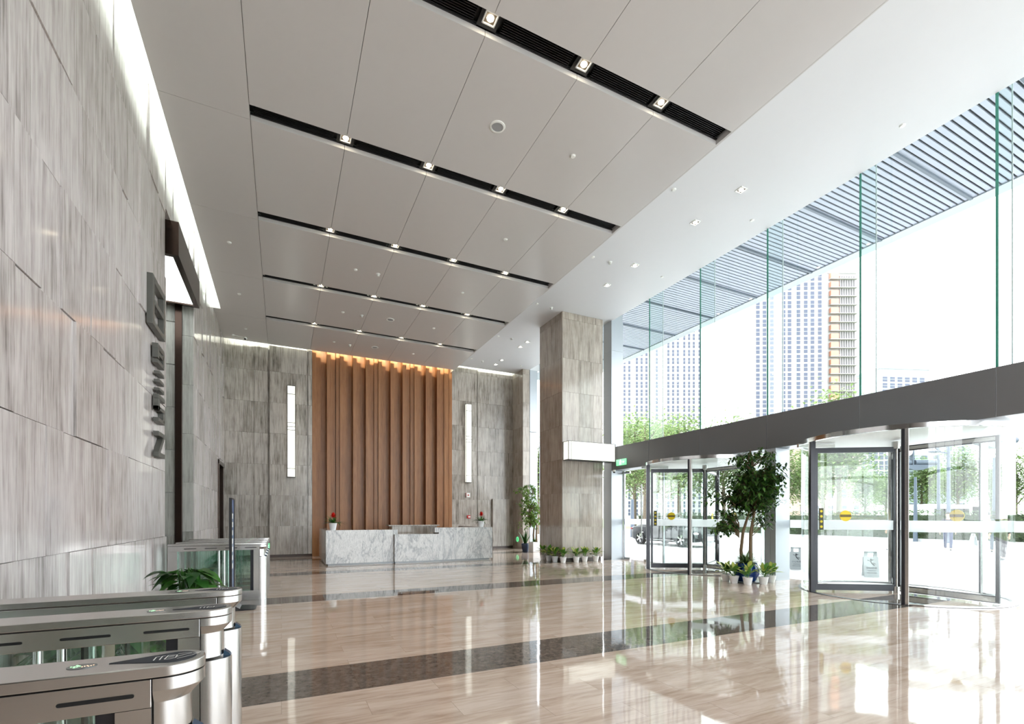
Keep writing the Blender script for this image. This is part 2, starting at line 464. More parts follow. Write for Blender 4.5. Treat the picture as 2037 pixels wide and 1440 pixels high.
# back wall: stone left, pilaster with the lamp, stone right of the timber
w = MB(); zb = 7.9
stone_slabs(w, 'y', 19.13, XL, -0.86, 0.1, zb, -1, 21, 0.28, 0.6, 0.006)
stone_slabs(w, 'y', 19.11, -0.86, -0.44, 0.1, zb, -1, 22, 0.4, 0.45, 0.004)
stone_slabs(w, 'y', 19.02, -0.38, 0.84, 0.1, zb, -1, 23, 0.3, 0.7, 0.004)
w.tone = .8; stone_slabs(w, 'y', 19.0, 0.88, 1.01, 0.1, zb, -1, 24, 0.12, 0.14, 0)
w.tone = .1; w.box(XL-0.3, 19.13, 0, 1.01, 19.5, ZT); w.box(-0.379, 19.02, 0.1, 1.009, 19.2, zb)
struct(w.build('wall_back', STONE_B, tone=True), 'grey wood-vein stone back wall left of the timber panelling')
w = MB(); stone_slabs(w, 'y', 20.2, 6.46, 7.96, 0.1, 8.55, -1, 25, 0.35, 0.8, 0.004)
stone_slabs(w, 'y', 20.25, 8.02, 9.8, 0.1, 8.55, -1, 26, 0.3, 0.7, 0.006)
w.tone = .45; w.box(8.72, 20.1, 0.1, 9.15, 20.22, 2.27); w.tone = .75; w.box(9.152, 20.1, 0.1, 9.56, 20.22, 2.27)
w.tone = .3; w.box(6.40, 19.5, 0, 6.46, 20.3, ZT); w.box(6.4, 20.25, 0, 9.8, 20.6, ZT)
struct(w.build('wall_back_right', STONE_B, tone=True), 'pale stone wall right of the timber panelling with a projecting cabinet front')
w = MB(); stone_slabs(w, 'x', 9.83, 19.23, 20.22, 0.1, 8.12, -1, 27, 0.3, 0.5, 0.003)
stone_slabs(w, 'y', 19.23, 9.8, 10.14, 0.1, 8.12, -1, 28, 0.3, 0.4, 0.0)
w.tone = .5; w.box(9.83, 19.23, 0, 10.14, 20.5, 8.12)
struct(w.build('wall_return', STONE_C, tone=True), 'narrow stone pier at the end of the back wall')
w = MB(); w.box(10.16, 19.2, 0, 10.55, 19.6, 2.6); w.box(10.16, 19.2, 2.62, 10.55, 19.6, 5.3); w.box(10.16, 19.2, 5.32, 10.55, 19.6, 8.12)
struct(w.build('trim_2', PANEL_L), 'silver metal pier clad in stacked panels at the far end of the glass', 'trim')
sk = MB(); sk.box(XL-.02, 19.12, 0, 1.03, 19.2, 0.1); sk.box(-0.37, 19.03, 0, 1.0, 19.12, 0.1)
struct(sk.build('baseboard_back', SKIRT), 'dark brown skirting under the back wall', 'baseboard')
sk = MB(); sk.box(6.47, 20.24, 0, 9.8, 20.26, 0.1); sk.box(8.74, 20.14, 0, 9.54, 20.2, 0.1); sk.box(9.84, 19.26, 0, 10.1, 20.2, 0.1)
struct(sk.build('baseboard_right', SKIRT), 'dark brown skirting under the stone right of the timber', 'baseboard')
sk = MB(); sk.box(XL-0.04, 1.6, 0, XL-0.02, 9.9, 0.1); sk.box(XL-0.04, 12.9, 0, XL-0.02, 17.3, 0.1)
struct(sk.build('baseboard_left', SKIRT), 'dark brown skirting under the left wall', 'baseboard')

# dark doorway at the far end of the left wall
d = thing('door_1', 'dark bronze doorway recessed in the left wall next to the back wall', 'door', (XL, 18.2, 0), kind='structure')
w = MB(); w.box(-0.3, -0.85, 0, 0.035, -0.72, 3.25); w.box(-0.3, 0.78, 0, 0.0, 0.9, 3.25); w.box(-0.3, -0.85, 3.12, 0.035, 0.9, 3.25)
w.build('door_frame', BRONZE, d, bevel=0.005)
w = MB(); w.box(-0.28, -0.72, 0, -0.22, 0.78, 3.12); w.build('door_leaf', DKMETAL, d)

# timber panelling behind the desk: boards stepping back in threes
wd = MB()
PXB = [(138,190,0),(190,250,1),(250,322,2),(330,382,0),(382,442,1),(450,497,.5),(500,550,0),(550,600,1),(600,664,2),
       (672,720,0),(720,770,1),(770,832,2),(840,890,0),(890,943,1),(948,997,.5),(1003,1050,0),(1050,1095,1),(1095,1156,2),
       (1163,1207,0),(1207,1250,1),(1250,1312,2),(1320,1367,0),(1367,1416,1),(1422,1470,.5),(1475,1515,0),(1515,1560,1),(1560,1617,2),
       (1623,1665,0),(1665,1705,1),(1705,1763,2),(1770,1812,0),(1812,1858,1),(1863,1919,.7),(1923,1966,2)]
def xat(px, yy):
    r = (px - 1018.5) / F_PX
    return (r*_c + _s) / (-r*_s + _c) * yy
rr = random.Random(5)
for a, b, dp in PXB:
    yy = 19.02 + dp * 0.15; wd.tone = rr.random()
    wd.box(xat(600+a/6.57, yy), yy, 0.0, xat(600+b/6.57, yy), 19.5, zb)
wd.box(1.02, 19.4, 0, 6.42, 19.5, zb)
struct(wd.build('wall_timber', WOOD, tone=True), 'tall warm brown timber panelling of stepped vertical boards behind the desk')

# rear wall behind the camera, unseen roof slab added to stop light leaks
w = MB(); stone_slabs(w, 'y', -7.0, XL, 2.0, 0.1, 7.9, 1, 31); w.tone = .5; w.box(-6, -7.4, 0, 2.0, -7.0, ZT)
struct(w.build('wall_rear', STONE, tone=True), 'stone wall closing the hall at its near end')
w = MB(); w.box(-6, -8, ZT, 10.85, 22, ZT+0.2); w.box(XG-0.05, -8, 9.25, XG+0.12, 22, ZT)
struct(w.build('ceiling_light_stop', WHITE), 'unseen slab added above the suspended ceilings to block light leaks', 'ceiling')

t = thing('window_40', 'tall glazed screen added unseen behind the camera to brighten the hall', 'window', (6.3, -7.2, 0), kind='structure')  # unseen glazing, added to let frontal daylight into the hall
w = MB(); w.poly([(-4.3, 0, 0), (4.3, 0, 0), (4.3, 0, ZT), (-4.3, 0, ZT)]); w.build('glass_pane', GLASS, t)
w = MB()
for i in range(5): w.box(-4.3+i*2.12, -0.06, 0, -4.22+i*2.12, 0.06, ZT)
for z in (0, 3.0): w.box(-4.3, -0.06, z, 4.3, 0.06, z+0.1)
w.build('mullion', PANEL_L, t)
# panelled ceiling with five recessed slots
SLOTS = [(8.03 + 2.735*k, 8.33 + 2.735*k) for k in range(-4, 4)]
SX0, SX1 = -0.43, 6.40
GX = [SX0, 0.94, 2.32, 3.70, 5.07, 6.42]
cm = MB(); g = 0.0035
ys = [-8.0] + [v for s_ in SLOTS for v in s_] + [18.87]
for i in range(0, len(ys), 2):
    for j in range(5): cm.box(GX[j]+g, ys[i], ZM, GX[j+1]-g, ys[i+1], ZM+0.075)
for a, b in SLOTS: cm.box(SX1, a, ZM, 6.42-g, b, ZM+0.075)
for i in range(0, len(ys), 2):
    y0, y1 = ys[i], (ys[i+2] if i+2 < len(ys) else ys[i+1])
    x0 = -1.6
    if y1 > 16.28 and y0 < 16.28:
        cm.box(x0, y0+g, ZM, SX0-g, 16.28, ZM+0.075)
        cm.box(XL, 16.28, ZM, SX0-g, y1-g, ZM+0.075)
    else: cm.box(XL if y0 > 16.2 else x0, y0+g, ZM, SX0-g, y1-g, ZM+0.075)
cm.box(6.42, -8, ZM, 6.44, 20.3, ZR+0.1)
ceil_main = struct(cm.build('ceiling', CEIL), 'suspended ceiling of large satin grey metal panels', 'ceiling')
bk = MB()
bk.box(SX0-0.02, -8, ZM+0.08, 6.41, 18.5, ZM+0.10) if False else None
for i in range(0, len(ys), 2): bk.box(-1.2, ys[i]-(0 if i == 0 else 0.0), ZM+0.076, 6.41, ys[i+1], ZM+0.09)
for a, b in SLOTS: bk.box(-1.2, a, ZM+0.13, 6.41, b, ZM+0.15)
bk.box(-1.2, 18.5, ZM+0.076, 6.41, 18.6, 7.9)
struct(bk.build('ceiling_backing', BLACK), 'dark void above the ceiling panel joints', 'ceiling')
w = MB()   # cove boxes
w.box(XL-0.03, -8, 7.9, -1.18, 16.28, 7.94); w.box(-1.22, -8, ZM+0.076, -1.18, 16.28, 7.9); w.box(XL-0.03, 16.28, ZM+0.076, -1.18, 16.32, 7.94)
w.box(XL, 18.5, 7.9, 6.44, 19.5, 7.94); w.box(6.44, 19.6, 8.55, 9.83, 20.5, 8.6); w.box(6.44, 19.6, 8.22, 9.83, 19.64, 8.55)
struct(w.build('ceiling_cove', WHITE), 'white lining of the lit coves along the walls', 'ceiling')
w = MB(); w.box(6.44, -8, ZR, 10.14, 20.02, ZR+0.1); w.box(9.84, 20.02, ZR, 10.14, 20.6, ZR+0.1); w.box(10.04, -8, ZR+0.1, 10.14, 20.6, ZT)
w.box(10.14, 19.2, ZR, XG, 19.6, ZT)
struct(w.build('ceiling_strip', CEIL_W), 'smooth white plaster ceiling strip along the glass', 'ceiling')

# slot grilles, each a thing
SNAME = {-1: 'topmost', 0: 'second from the top', 1: 'third from the top', 2: 'fourth from the top', 3: 'nearest the back wall'}
for k, (a, b) in enumerate(SLOTS):
    kk = k - 4
    t = thing('ceiling_vent', ('long dark linear air grille recessed in the ceiling, the slot ' + SNAME[kk]) if kk in SNAME else 'long dark linear air grille in the ceiling beyond the top of the photo', 'vent', ((SX0+SX1)/2, (a+b)/2, ZM), group='dark slots across the ceiling')
    w = MB(); xs = [SX0, .94-.13, .94+.13, 2.32-.13, 2.32+.13, 3.70-.13, 3.70+.13, 5.07-.13, 5.07+.13, SX1]
    ox, oy = (SX0+SX1)/2, (a+b)/2
    for j in range(0, 10, 2):
        nsl = 9
        for q in range(nsl):
            yy = -0.12 + 0.24*q/(nsl-1)
            w.box(xs[j]-ox+0.05, yy-0.004, 0.075, xs[j+1]-ox-0.05, yy+0.004, 0.105)
    w.build('grille', BLACK, t)
    w = MB()
    for j in range(1, 9, 2): w.box(xs[j]-ox, -0.15, 0.074, xs[j+1]-ox, 0.15, 0.082)
    w.box(SX0-ox, -0.15, 0.074, SX1-ox, -0.13, 0.10); w.box(SX0-ox, 0.13, 0.074, SX1-ox, 0.15, 0.10)
    w.build('blanking_plate', BLACKP, t)

# ---- ceiling lights
def downlight_proto(slot):
    t = thing('downlight', 'x', 'ceiling light'); r = 0.085; 
    w = MB()
    for q in ((-r,-r,r,-r+.016),(-r,r-.016,r,r),(-r,-r,-r+.016,r),(r-.016,-r,r,r)): w.box(q[0], q[1], -0.016, q[2], q[3], 0.0)
    w.build('frame', WHITE, t)
    w = MB(); w.box(-r+.012, -r+.012, -0.004, r-.012, r-.012, -0.001)
    w.build('housing', plain('lamp_housing', S(70,62,54), 0.5), t)
    w = MB(); w.lathe([(0.0001, -0.026), (0.028, -0.022), (0.042, -0.012), (0.045, -0.003)], seg=18)
    w.build('bulb', BULB if slot else BULB2, t, smooth=True)
    return t
dp = downlight_proto(True)
cols_n = ['leftmost', 'second from the left', 'third from the left', 'rightmost']
first = True
for k, (a, b) in enumerate(SLOTS):
    kk = k - 4
    if kk < -2: continue
    for j in range(4):
        lab = 'square downlight, %s of four, in the ceiling slot %s' % (cols_n[j], SNAME.get(kk, 'beyond the top edge'))
        loc = (GX[j+1], (a+b)/2 - 0.02, ZM+0.07)
        if first: dp.location = loc; dp['label'] = lab; dp['group'] = 'downlights in the dark ceiling slots'; first = False
        else: copy_tree(dp, loc, None, lab)
dq = downlight_proto(False); first = True
yl = [(1.1,''),(5.55,''),(6.75, 'nearest the camera'), (7.95, 'second nearest the camera'), (10.0, 'third from the camera, beside a smoke detector'), (11.2, 'fourth from the camera, ahead of the stone column'),
      (16.15, 'nearer of the pair left of the stone column'), (16.75, 'farther of the pair left of the stone column'), (18.5, 'second nearest the back wall'), (19.15, 'nearest the back wall')]
for yy, nm in yl:
    if not nm: continue
    lab = 'square downlight in the white ceiling strip, ' + nm; loc = (8.44, yy, ZR)
    if first: dq.location = loc; dq['label'] = lab; dq['group'] = 'downlights in the white ceiling strip'; first = False
    else: copy_tree(dq, loc, None, lab)
# ---- detectors, loudspeakers, sprinklers
sp = thing('ceiling_speaker', 'large round ceiling loudspeaker near the top of the photo', 'loudspeaker', (3.03, 6.81, ZM), group='round ceiling loudspeakers')
w = MB(); w.lathe([(0.0001, -0.008), (0.085, -0.008), (0.09, 0.0)], seg=28); w.build('grille', plain('speaker_mesh', S(158,160,162), 0.6), sp)
w = MB(); w.lathe([(0.088, -0.002), (0.092, -0.014), (0.118, -0.010), (0.124, 0.0)], seg=28); w.build('rim', WHITE, sp, smooth=True)
copy_tree(sp, (3.02, 17.59, ZM), None, 'round ceiling loudspeaker just ahead of the timber panelling')
copy_tree(sp, (3.02, 14.9, ZM), None, 'faint round ceiling loudspeaker between the two far ceiling slots')
def sprinkler():
    w = MB(); w.lathe([(0.0001, -0.022), (0.034, -0.022), (0.040, -0.016), (0.040, -0.006), (0.048, -0.004), (0.048, 0)], seg=18)
    return w.build('sprinkler_cap', WHITE, smooth=30)
def smoke():
    t = thing('smoke_detector', 'x', 'smoke detector')
    w = MB(); w.lathe([(0.0001, -0.012), (0.05, -0.012), (0.055, 0)], seg=20); w.build('base', WHITE, t, smooth=30)
    w = MB(); w.lathe([(0.0001, -0.065), (0.028, -0.062), (0.036, -0.04), (0.038, -0.014)], seg=20); w.build('sensor_head', plain('detector_grey', S(206,206,202), 0.4), t, smooth=30)
    return t
sc0 = sprinkler(); tag(sc0, 'x', 'sprinkler', 'round sprinkler caps on the ceiling')
spots = []
colname = {-1.04: 'on the ceiling beside the left wall', 1.64: 'on the ceiling left of the detectors', 4.42: 'on the grey ceiling right of centre', 7.2: 'on the white strip beside the ceiling step', 9.53: 'on the white strip beside the glass'}
rowname = {4.45: 'nearest the camera', 6.81: 'nearest the camera', 7.34: 'second from the camera', 9.5: 'second from the camera', 10.15: 'third from the camera', 12.26: 'third from the camera', 13.13: 'fourth from the camera', 14.97: 'fourth from the camera', 16.1: 'second nearest the back wall', 17.65: 'nearest the back wall', 18.85: 'nearest the back wall'}
for x, yy in ((-1.04,12.26),(-1.04,14.97),(-1.04,17.65),(1.64,12.26),(1.64,14.97),(1.64,17.65),(4.42,6.81),(4.42,9.5),(4.42,12.26),(4.42,14.97),(4.42,17.65),
              (7.2,7.34),(7.2,10.15),(7.2,13.13),(7.2,16.1),(7.2,18.85),(9.53,4.45),(9.53,7.34),(9.53,10.15),(9.53,18.85)):
    lab = 'round sprinkler cap %s, %s' % (colname[x], rowname[yy]); z = ZM if x < 6 else ZR
    if not spots: sc0.location = (x, yy, z); sc0['label'] = lab; spots.append(1)
    else:
        c = sc0.copy(); C.objects.link(c); c.location = (x, yy, z); c['label'] = lab
sm = smoke(); first = True
for x, yy, lab in ((2.18,12.24,'between the second and third far slots'),(2.18,14.96,'between the two slots nearest the back wall'),(2.18,17.72,'just ahead of the timber panelling'),
                   (7.75,10.16,'of the white strip nearest the camera'),(7.75,13.19,'of the white strip above the stone column'),(7.75,16.1,'of the white strip left of the stone column'),(7.75,18.98,'of the white strip nearest the back wall')):
    lab = 'white round smoke detector on the ceiling ' + lab; z = ZM if x < 6 else ZR
    if first: sm.location = (x, yy, z); sm['label'] = lab; sm['group'] = 'smoke detectors'; first = False
    else: copy_tree(sm, (x, yy, z), None, lab)
cc = thing('security_camera', 'small white dome security camera on an arm at the back left ceiling corner', 'camera', (-1.1, 18.4, ZM))
w = MB(); w.tube([(-0.35, 0, -0.02), (0, 0, -0.04)], 0.012); w.cyl(-0.35, 0, -0.04, 0, 0.04); w.build('arm', WHITE, cc)
w = MB(); w.ball((0, 0, -0.075), 0.06, mi=0); w.ball((0.0, -0.03, -0.1), 0.035, mi=1); w.build('dome', [WHITE, BLACKP], cc, smooth=True)

# ---- portal light box in the lobby opening
lb = thing('portal_light_box', 'bronze box canopy with a white luminous underside over the lobby opening', 'light box', (XL, 11.4, 6.1))
w = MB(); X0, X1, Y0, Y1 = -1.7, 0.14, -1.15, 1.25
w.box(X0, Y0, 0, X1, Y0+0.1, 0.6); w.box(X0, Y1-0.1, 0, X1, Y1, 0.6); w.box(X1-0.1, Y0+.1, 0, X1, Y1-.1, 0.6); w.box(X0, Y0+.1, 0, X0+0.1, Y1-.1, 0.6); w.box(X0+.1, Y0+.1, 0.5, X1-.1, Y1-.1, 0.598)
w.build('casing', BRONZE, lb)
w = MB(); w.box(X0+0.1, Y0+0.1, 0.03, X1-0.1, Y1-0.1, 0.05); w.build('luminous_panel', LAMPBOX, lb)

# ---- raised sign characters on the near left wall
sg = thing('wall_sign', 'raised dark grey sign characters stacked vertically on the left wall', 'sign', (XL+0.02, 9.0, 4.0))
def strokes(name, rects):
    w = MB()
    for (y0, z0, y1, z1) in rects: w.box(0, y0, z0, 0.075, y1, z1)
    return w.build(name, plain('sign_grey', S(84,84,80), 0.4), sg, bevel=0.004)
strokes('sign_character', [(-0.42,0.28,-0.30,1.02),(-0.30,0.92,0.42,1.02),(0.30,0.28,0.42,0.92),(-0.30,0.60,0.30,0.68),(-0.30,0.28,0.30,0.36)])
strokes('sign_character', [(-0.1,0.02,0.36,0.10),(-0.1,-0.12,-0.0,0.02),(0.0,-0.07,0.3,-0.01),(0.26,-0.2,0.36,0.02),(-0.1,-0.2,0.26,-0.14)])
for i in range(3): strokes('sign_dash', [(0.02, -0.34-0.13*i, 0.34, -0.29-0.13*i)])
strokes('sign_character', [(-0.04,-0.73,0.38,-0.66),(-0.04,-0.90,0.05,-0.73),(-0.04,-0.90,0.38,-0.84),(0.29,-1.05,0.38,-0.90),(-0.04,-1.08,0.38,-1.02)])
w = MB(); w.box(0, -0.04, -1.30, 0.075, 0.38, -1.23); w.box(0, -0.04, -1.62, 0.075, 0.38, -1.55); w.prism([(0.38,-1.30),(0.26,-1.30),(-0.04,-1.55),(0.08,-1.55)], 'x', 0, 0.075)
w.build('sign_character', plain('sign_grey', S(84,84,80), 0.4), sg, bevel=0.004)

# ---- wall lamps
def sconce(loc, H, Wd, label):
    t = thing('wall_lamp', label, 'wall lamp', loc, group='tall alabaster wall lamps')
    w = MB(); w.box(-Wd/2+.012, -0.14, 0.015, Wd/2-.012, -0.002, H-0.015); w.build('shade', LAMP, t)
    w = MB()
    for x in (-Wd/2, Wd/2-0.014):
        w.box(x, -0.148, 0, x+0.014, -0.134, H); w.box(x, -0.014, 0, x+0.014, 0, H)
    for z in (0, H-0.015): w.box(-Wd/2, -0.148, z, Wd/2, 0, z+0.015)
    for z in (0.30, H-0.315, H*0.5+0.30, H*0.5+0.16, H*0.5+0.04): w.box(-Wd/2+.013, -0.147, z, Wd/2-.013, -0.138, z+0.016)
    w.build('frame', BLACKP, t); return t
sconce((0.315, 18.98, 2.87), 3.28, 0.27, 'tall glowing wall lamp on the stone pilaster left of the timber panelling')
sconce((7.52, 20.16, 2.98), 3.5, 0.28, 'tall glowing wall lamp on the stone wall right of the timber panelling')
t = thing('band_lamp', 'wide glowing stone light box wrapped round the stone column', 'wall lamp', (8.2, 13.25, 3.28))
w = MB(); w.box(0.03, -0.33, 0.012, 1.86, -0.002, 0.588); w.build('shade', LAMP, t)
w = MB()
for x in (0.015, 1.855): w.box(x, -0.345, 0, x+0.015, -0.33, 0.6); w.box(x, -0.02, 0, x+0.015, 0, 0.6)
w.box(0.12, -0.337, 0, 0.13, -0.33, 0.6)
for z in (0, 0.588): w.box(0.015, -0.345, z, 1.87, -0.0, z+0.012)
w.build('frame', BLACKP, t)

# ---- stone column
w = MB(); stone_slabs(w, 'y', 13.28, 8.23, 9.77, 0.1, ZR, -1, 41, 0.5, 0.8, 0.0, vary=False)
stone_slabs(w, 'x', 8.23, 13.28, 14.75, 0.1, ZR, -1, 42, 0.5, 0.8, 0.0, vary=False)
w.tone = .3; w.box(8.2, 13.25, 0.1, 8.2295, 13.2795, ZR); w.box(9.7705, 13.25, 0.1, 9.8, 13.28, ZR)
w.box(8.23, 13.28, 0.1, 9.8, 14.78, ZR)
struct(w.build('wall_column', STONE_C, tone=True), 'square freestanding stone-clad column by the glass wall', 'column')
w = MB(); w.box(8.26, 13.31, 0, 9.77, 14.74, 0.1); struct(w.build('baseboard_column', SKIRT), 'dark recessed skirting of the stone column', 'baseboard')

# ---- metal piers, fascia
w = MB()
for z0, z1 in ((0, 1.85), (1.855, 3.02), (3.8, 5.6), (5.605, 7.1), (7.105, ZR)): w.box(10.09, 13.15, z0, 10.58, 13.60, z1)
w.box(10.10, 13.16, 0, 10.57, 13.59, ZT)
struct(w.build('trim_3', PANEL_L), 'tall silver metal pier beside the stone column', 'trim')
w = MB(); w.box(10.11, 7.18, 0, 10.60, 7.31, 3.02); w.box(10.11, 7.315, 0, 10.6, 7.46, 3.02)
struct(w.build('trim_4', PANEL_L), 'grey metal pier between the two revolving doors', 'trim')
w = MB(); seams = [-8, -6.39, -4.42, -2.45, -0.48, 1.49, 3.46, 5.43, 7.40, 9.37, 11.34, 13.145]
for a, b in zip(seams, seams[1:]): w.box(10.10, a+0.006, 3.02, 10.14, b-0.006, 3.8, 0)
w.box(10.108, -8, 3.03, 10.75, 13.145, 3.79, 1)
struct(w.build('trim_5', [PANEL, PANEL_L]), 'long dark grey metal fascia beam above the entrance doors', 'trim')

# ---- curtain wall panes with glass fins
n = 1
for a, b in zip(seams, seams[1:]):
    t = thing('window_%d' % n, 'upper curtain wall pane number %d with a glass fin' % n, 'window', (XG, (a+b)/2, 3.8), kind='structure'); h = (b-a)/2
    pos = ['near end'] ; 
    w = MB(); w.poly([(0, -h+.008, 0), (0, h-.008, 0), (0, h-.008, ZT-3.8), (0, -h+.008, ZT-3.8)]); w.build('glass_pane', GLASS, t)
    if b < 13:
        w = MB(); w.box(-0.008, h-0.008, 0, 0.008, h+0.008, ZT-3.8); w.build('joint_strip', EDGE_L, t)
        w = MB(); w.poly([(-0.54, h, 0), (0, h, 0), (0, h, ZT-3.8), (-0.54, h, ZT-3.8)], 0)
        w.box(-0.546, h-0.018, 0, -0.538, h+0.018, ZT-3.8, 1); w.build('glass_fin', [GLASS_FIN, EDGE], t)
    n += 1
WNAMES = {}
for k, nm in enumerate(['','','','','fifth','sixth','nearest','second nearest','third nearest','fourth nearest','farthest, beside the silver pier']):
    if nm: pass
for (a, b) in ((-8, -5), (-5, -2), (-2, 0.6), (0.6, 3.42), (6.68, 7.18), (7.46, 8.02)):
    t = thing('window_%d' % n, 'x', 'window', (XG-0.06, (a+b)/2, 0), kind='structure'); h = (b-a)/2
    w = MB(); w.poly([(0, -h, 0), (0, h, 0), (0, h, 3.02), (0, -h, 3.02)]); w.build('glass_pane', GLASS, t)
    w = MB(); w.box(-.004, -h, 1.2, .004, h, 1.38); w.build('frosted_band', FROST, t)
    t['label'] = 'low glass pane under the fascia, ' + ('between the revolving doors and the grey pier' if a > 6 else 'beyond the right revolving door') + (', far side' if a > 7 else ', pane %d' % n)
    n += 1
for (a, b) in ((13.6, 16.4), (16.4, 19.2), (19.6, 23)):
    t = thing('window_%d' % n, 'full-height glass pane behind the stone column' if a < 19 else 'glass pane at the far end of the curtain wall', 'window', (XG, (a+b)/2, 0), kind='structure'); h = (b-a)/2
    w = MB(); w.poly([(0, -h, 0), (0, h, 0), (0, h, ZT), (0, -h, ZT)]); w.build('glass_pane', GLASS, t)
    w = MB(); w.box(-.03, h-.02, 0, .03, h, ZT); w.build('mullion', PANEL_L, t); n += 1

# glass side door
t = thing('door_2', 'frameless glass side door with long steel pull bars left of the revolving doors', 'door', (10.62, 12.2, 0), kind='structure')
w = MB(); w.poly([(0, -0.93, 0.01), (0, 0.9, 0.01), (0, 0.9, 3.0), (0, -0.93, 3.0)]); w.build('glass_leaf', GLASS, t)
w = MB(); w.box(-.03, 0.9, 0, .03, 0.95, 3.02); w.box(-.03, -0.97, 0, 0.03, -0.93, 3.02); w.build('door_frame', PANEL_L, t)
w = MB(); w.box(-.004, -0.93, 1.2, .004, 0.9, 1.38); w.build('frosted_band', FROST, t)
for yy in (-0.28, -0.02):
    w = MB(); w.tube([(-0.07, yy, 0.75), (-0.07, yy, 2.5)], 0.018); w.tube([(-0.07, yy, 0.95), (0, yy, 0.95)], 0.01); w.tube([(-0.07, yy, 2.3), (0, yy, 2.3)], 0.01)
    w.build('pull_bar', STEEL_V, t, smooth=True)
for yy, z in ((-0.2, 0.0), (0.75, 0.0), (0.75, 2.92)):
    w = MB(); w.box(-.025, yy-.13, z+.005, .025, yy+.13, z+0.07); w.build('patch_fitting', STEEL, t)
# ------------------------------------------------------------------ revolving doors
def revolving_door(loc, label, wing0):
    R = 1.57; H = 2.93
    t = thing('revolving_door', label, 'revolving door', loc, group='revolving entrance doors', kind='thing')
    w = MB(); w.lathe([(R-0.02, H-0.03), (R+0.04, H-0.03), (R+0.04, H+0.05), (R-0.02, H+0.05), (R-0.02, H-0.03)], seg=72); w.build('canopy_ring', STEEL_P, t, smooth=30)
    w = MB(); w.lathe([(0.0001, H+0.0), (R-0.02, H+0.0), (R-0.02, H+0.03), (0.0001, H+0.03)], seg=48); w.build('canopy_ceiling', WHITE, t)
    for a0, a1 in ((29.3, 150.7), (209.3, 330.7)):
        a0, a1 = math.radians(a0), math.radians(a1)
        w = MB(); w.lathe([(R, 0.02), (R, H-0.03)], seg=28, a0=a0, a1=a1); w.build('curved_glass', GLASS_G, t, smooth=True)
        w = MB(); w.lathe([(R-0.006, 1.2), (R-0.006, 1.38)], seg=28, a0=a0, a1=a1); w.build('frosted_band', FROST, t, smooth=True)
        w = MB(); w.lathe([(R-0.03, 0.0), (R-0.03, 0.025), (R+0.03, 0.025), (R+0.03, 0.0)], seg=28, a0=a0, a1=a1); w.build('floor_rail', STEEL_P, t)
    for a in (29.3, 150.7, 209.3, 330.7):
        M = Matrix.Rotation(math.radians(a), 4, 'Z')
        w = MB(); w.box(R-0.06, -0.05, 0, R+0.04, -0.005, H-0.03, 0, M) ; w.box(R-0.05, -0.004, 0, R+0.045, 0.045, H-0.03, 1, M)
        sgn = 1
        w.build('door_post', [DKMETAL, STEEL_V] if a in (209.3, 29.3) else [STEEL_V, DKMETAL], t, bevel=0.004)
    w = MB(); w.lathe([(R-0.05, 0.001), (R-0.05, 0.006), (R+0.05, 0.006), (R+0.05, 0.001)], seg=64); w.build('floor_ring', DKMETAL, t)
    w = MB(); w.cyl(0, 0, 0.0, H-0.05, 0.032, 16); w.cyl(0, 0, 0, 0.12, 0.07, 20); w.cyl(0, 0, H-0.18, H-0.04, 0.08, 20); w.build('centre_shaft', STEEL_V, t, smooth=True)
    w = MB(); w.box(-0.05, -0.1, H-0.02, 0.03, 0.1, H+0.05, M=Matrix.Translation((-R-0.02, 0.15, 0))); w.build('sensor_box', STEEL, t)
    w = MB(); w.box(-R-0.03, 0.55, H-0.09, -R+0.75, 0.6, H-0.02, M=Matrix.Rotation(-0.35, 4, 'Z')); w.build('door_closer_bar', STEEL, t)
    for k in range(3):
        wg = bpy.data.objects.new('door_wing', None); C.objects.link(wg); wg.parent = t; wg.rotation_euler = (0, 0, math.radians(wing0 - 120*k)); 
        w = MB(); L = R - 0.09
        w.box(0.04, -0.02, 0.03, L, 0.02, 0.15); w.box(0.04, -0.02, H-0.24, L, 0.02, H-0.14); w.box(L-0.05, -0.022, 0.03, L, 0.022, H-0.14); w.box(0.035, -0.02, .03, 0.06, 0.02, H-.14)
        w.build('wing_frame', DKMETAL, wg, bevel=0.003)
        w = MB(); w.box(0.06, -0.024, 0.05, L-.05, -0.0205, 0.13); w.box(0.06, -0.024, H-.22, L-.05, -0.0205, H-0.16); w.build('wing_trim', STEEL, wg)
        w = MB(); w.poly([(0.06, 0, 0.15), (L-0.05, 0, 0.15), (L-0.05, 0, H-0.24), (0.06, 0, H-0.24)]); w.build('wing_glass', GLASS, wg)
        w = MB(); w.box(0.06, -0.003, 1.2, L-0.05, 0.003, 1.38); w.build('frosted_band', FROST, wg)
        w = MB(); M = Matrix.Translation((0.62*L, 0, 1.47)) @ Matrix.Rotation(PI/2, 4, 'X')
        w.cyl(0, 0, -0.005, 0.005, 0.105, 24, 0, M=M); w.box(0.62*L-0.1, -0.007, 1.445, 0.62*L+0.1, 0.007, 1.495, 1)
        w.build('warning_sticker', [plain('yellow_sticker', S(236,206,30), 0.5), plain('sticker_band', S(110,90,20), 0.5)], wg)
        if k == 0:
            w = MB(); w.box(L-0.16, -0.006, 1.2, L-0.08, 0.006, 1.62, 0)
            for q in range(4): w.cyl(0, 0, -0.008, 0.008, 0.025, 12, 1, M=Matrix.Translation((L-0.12, 0, 1.26+0.1*q)) @ Matrix.Rotation(PI/2, 4, 'X'))
            w.build('caution_strip', [plain('caution_dark', S(60,60,30), 0.5), plain('caution_yellow', S(220,200,40), 0.5)], wg)
    return t
revolving_door((10.62, 9.65, 0), 'glass revolving door left of the potted tree, nearer the stone column', 150)
revolving_door((10.62, 5.05, 0), 'large glass revolving door at the right, right of the grey pier', 148)

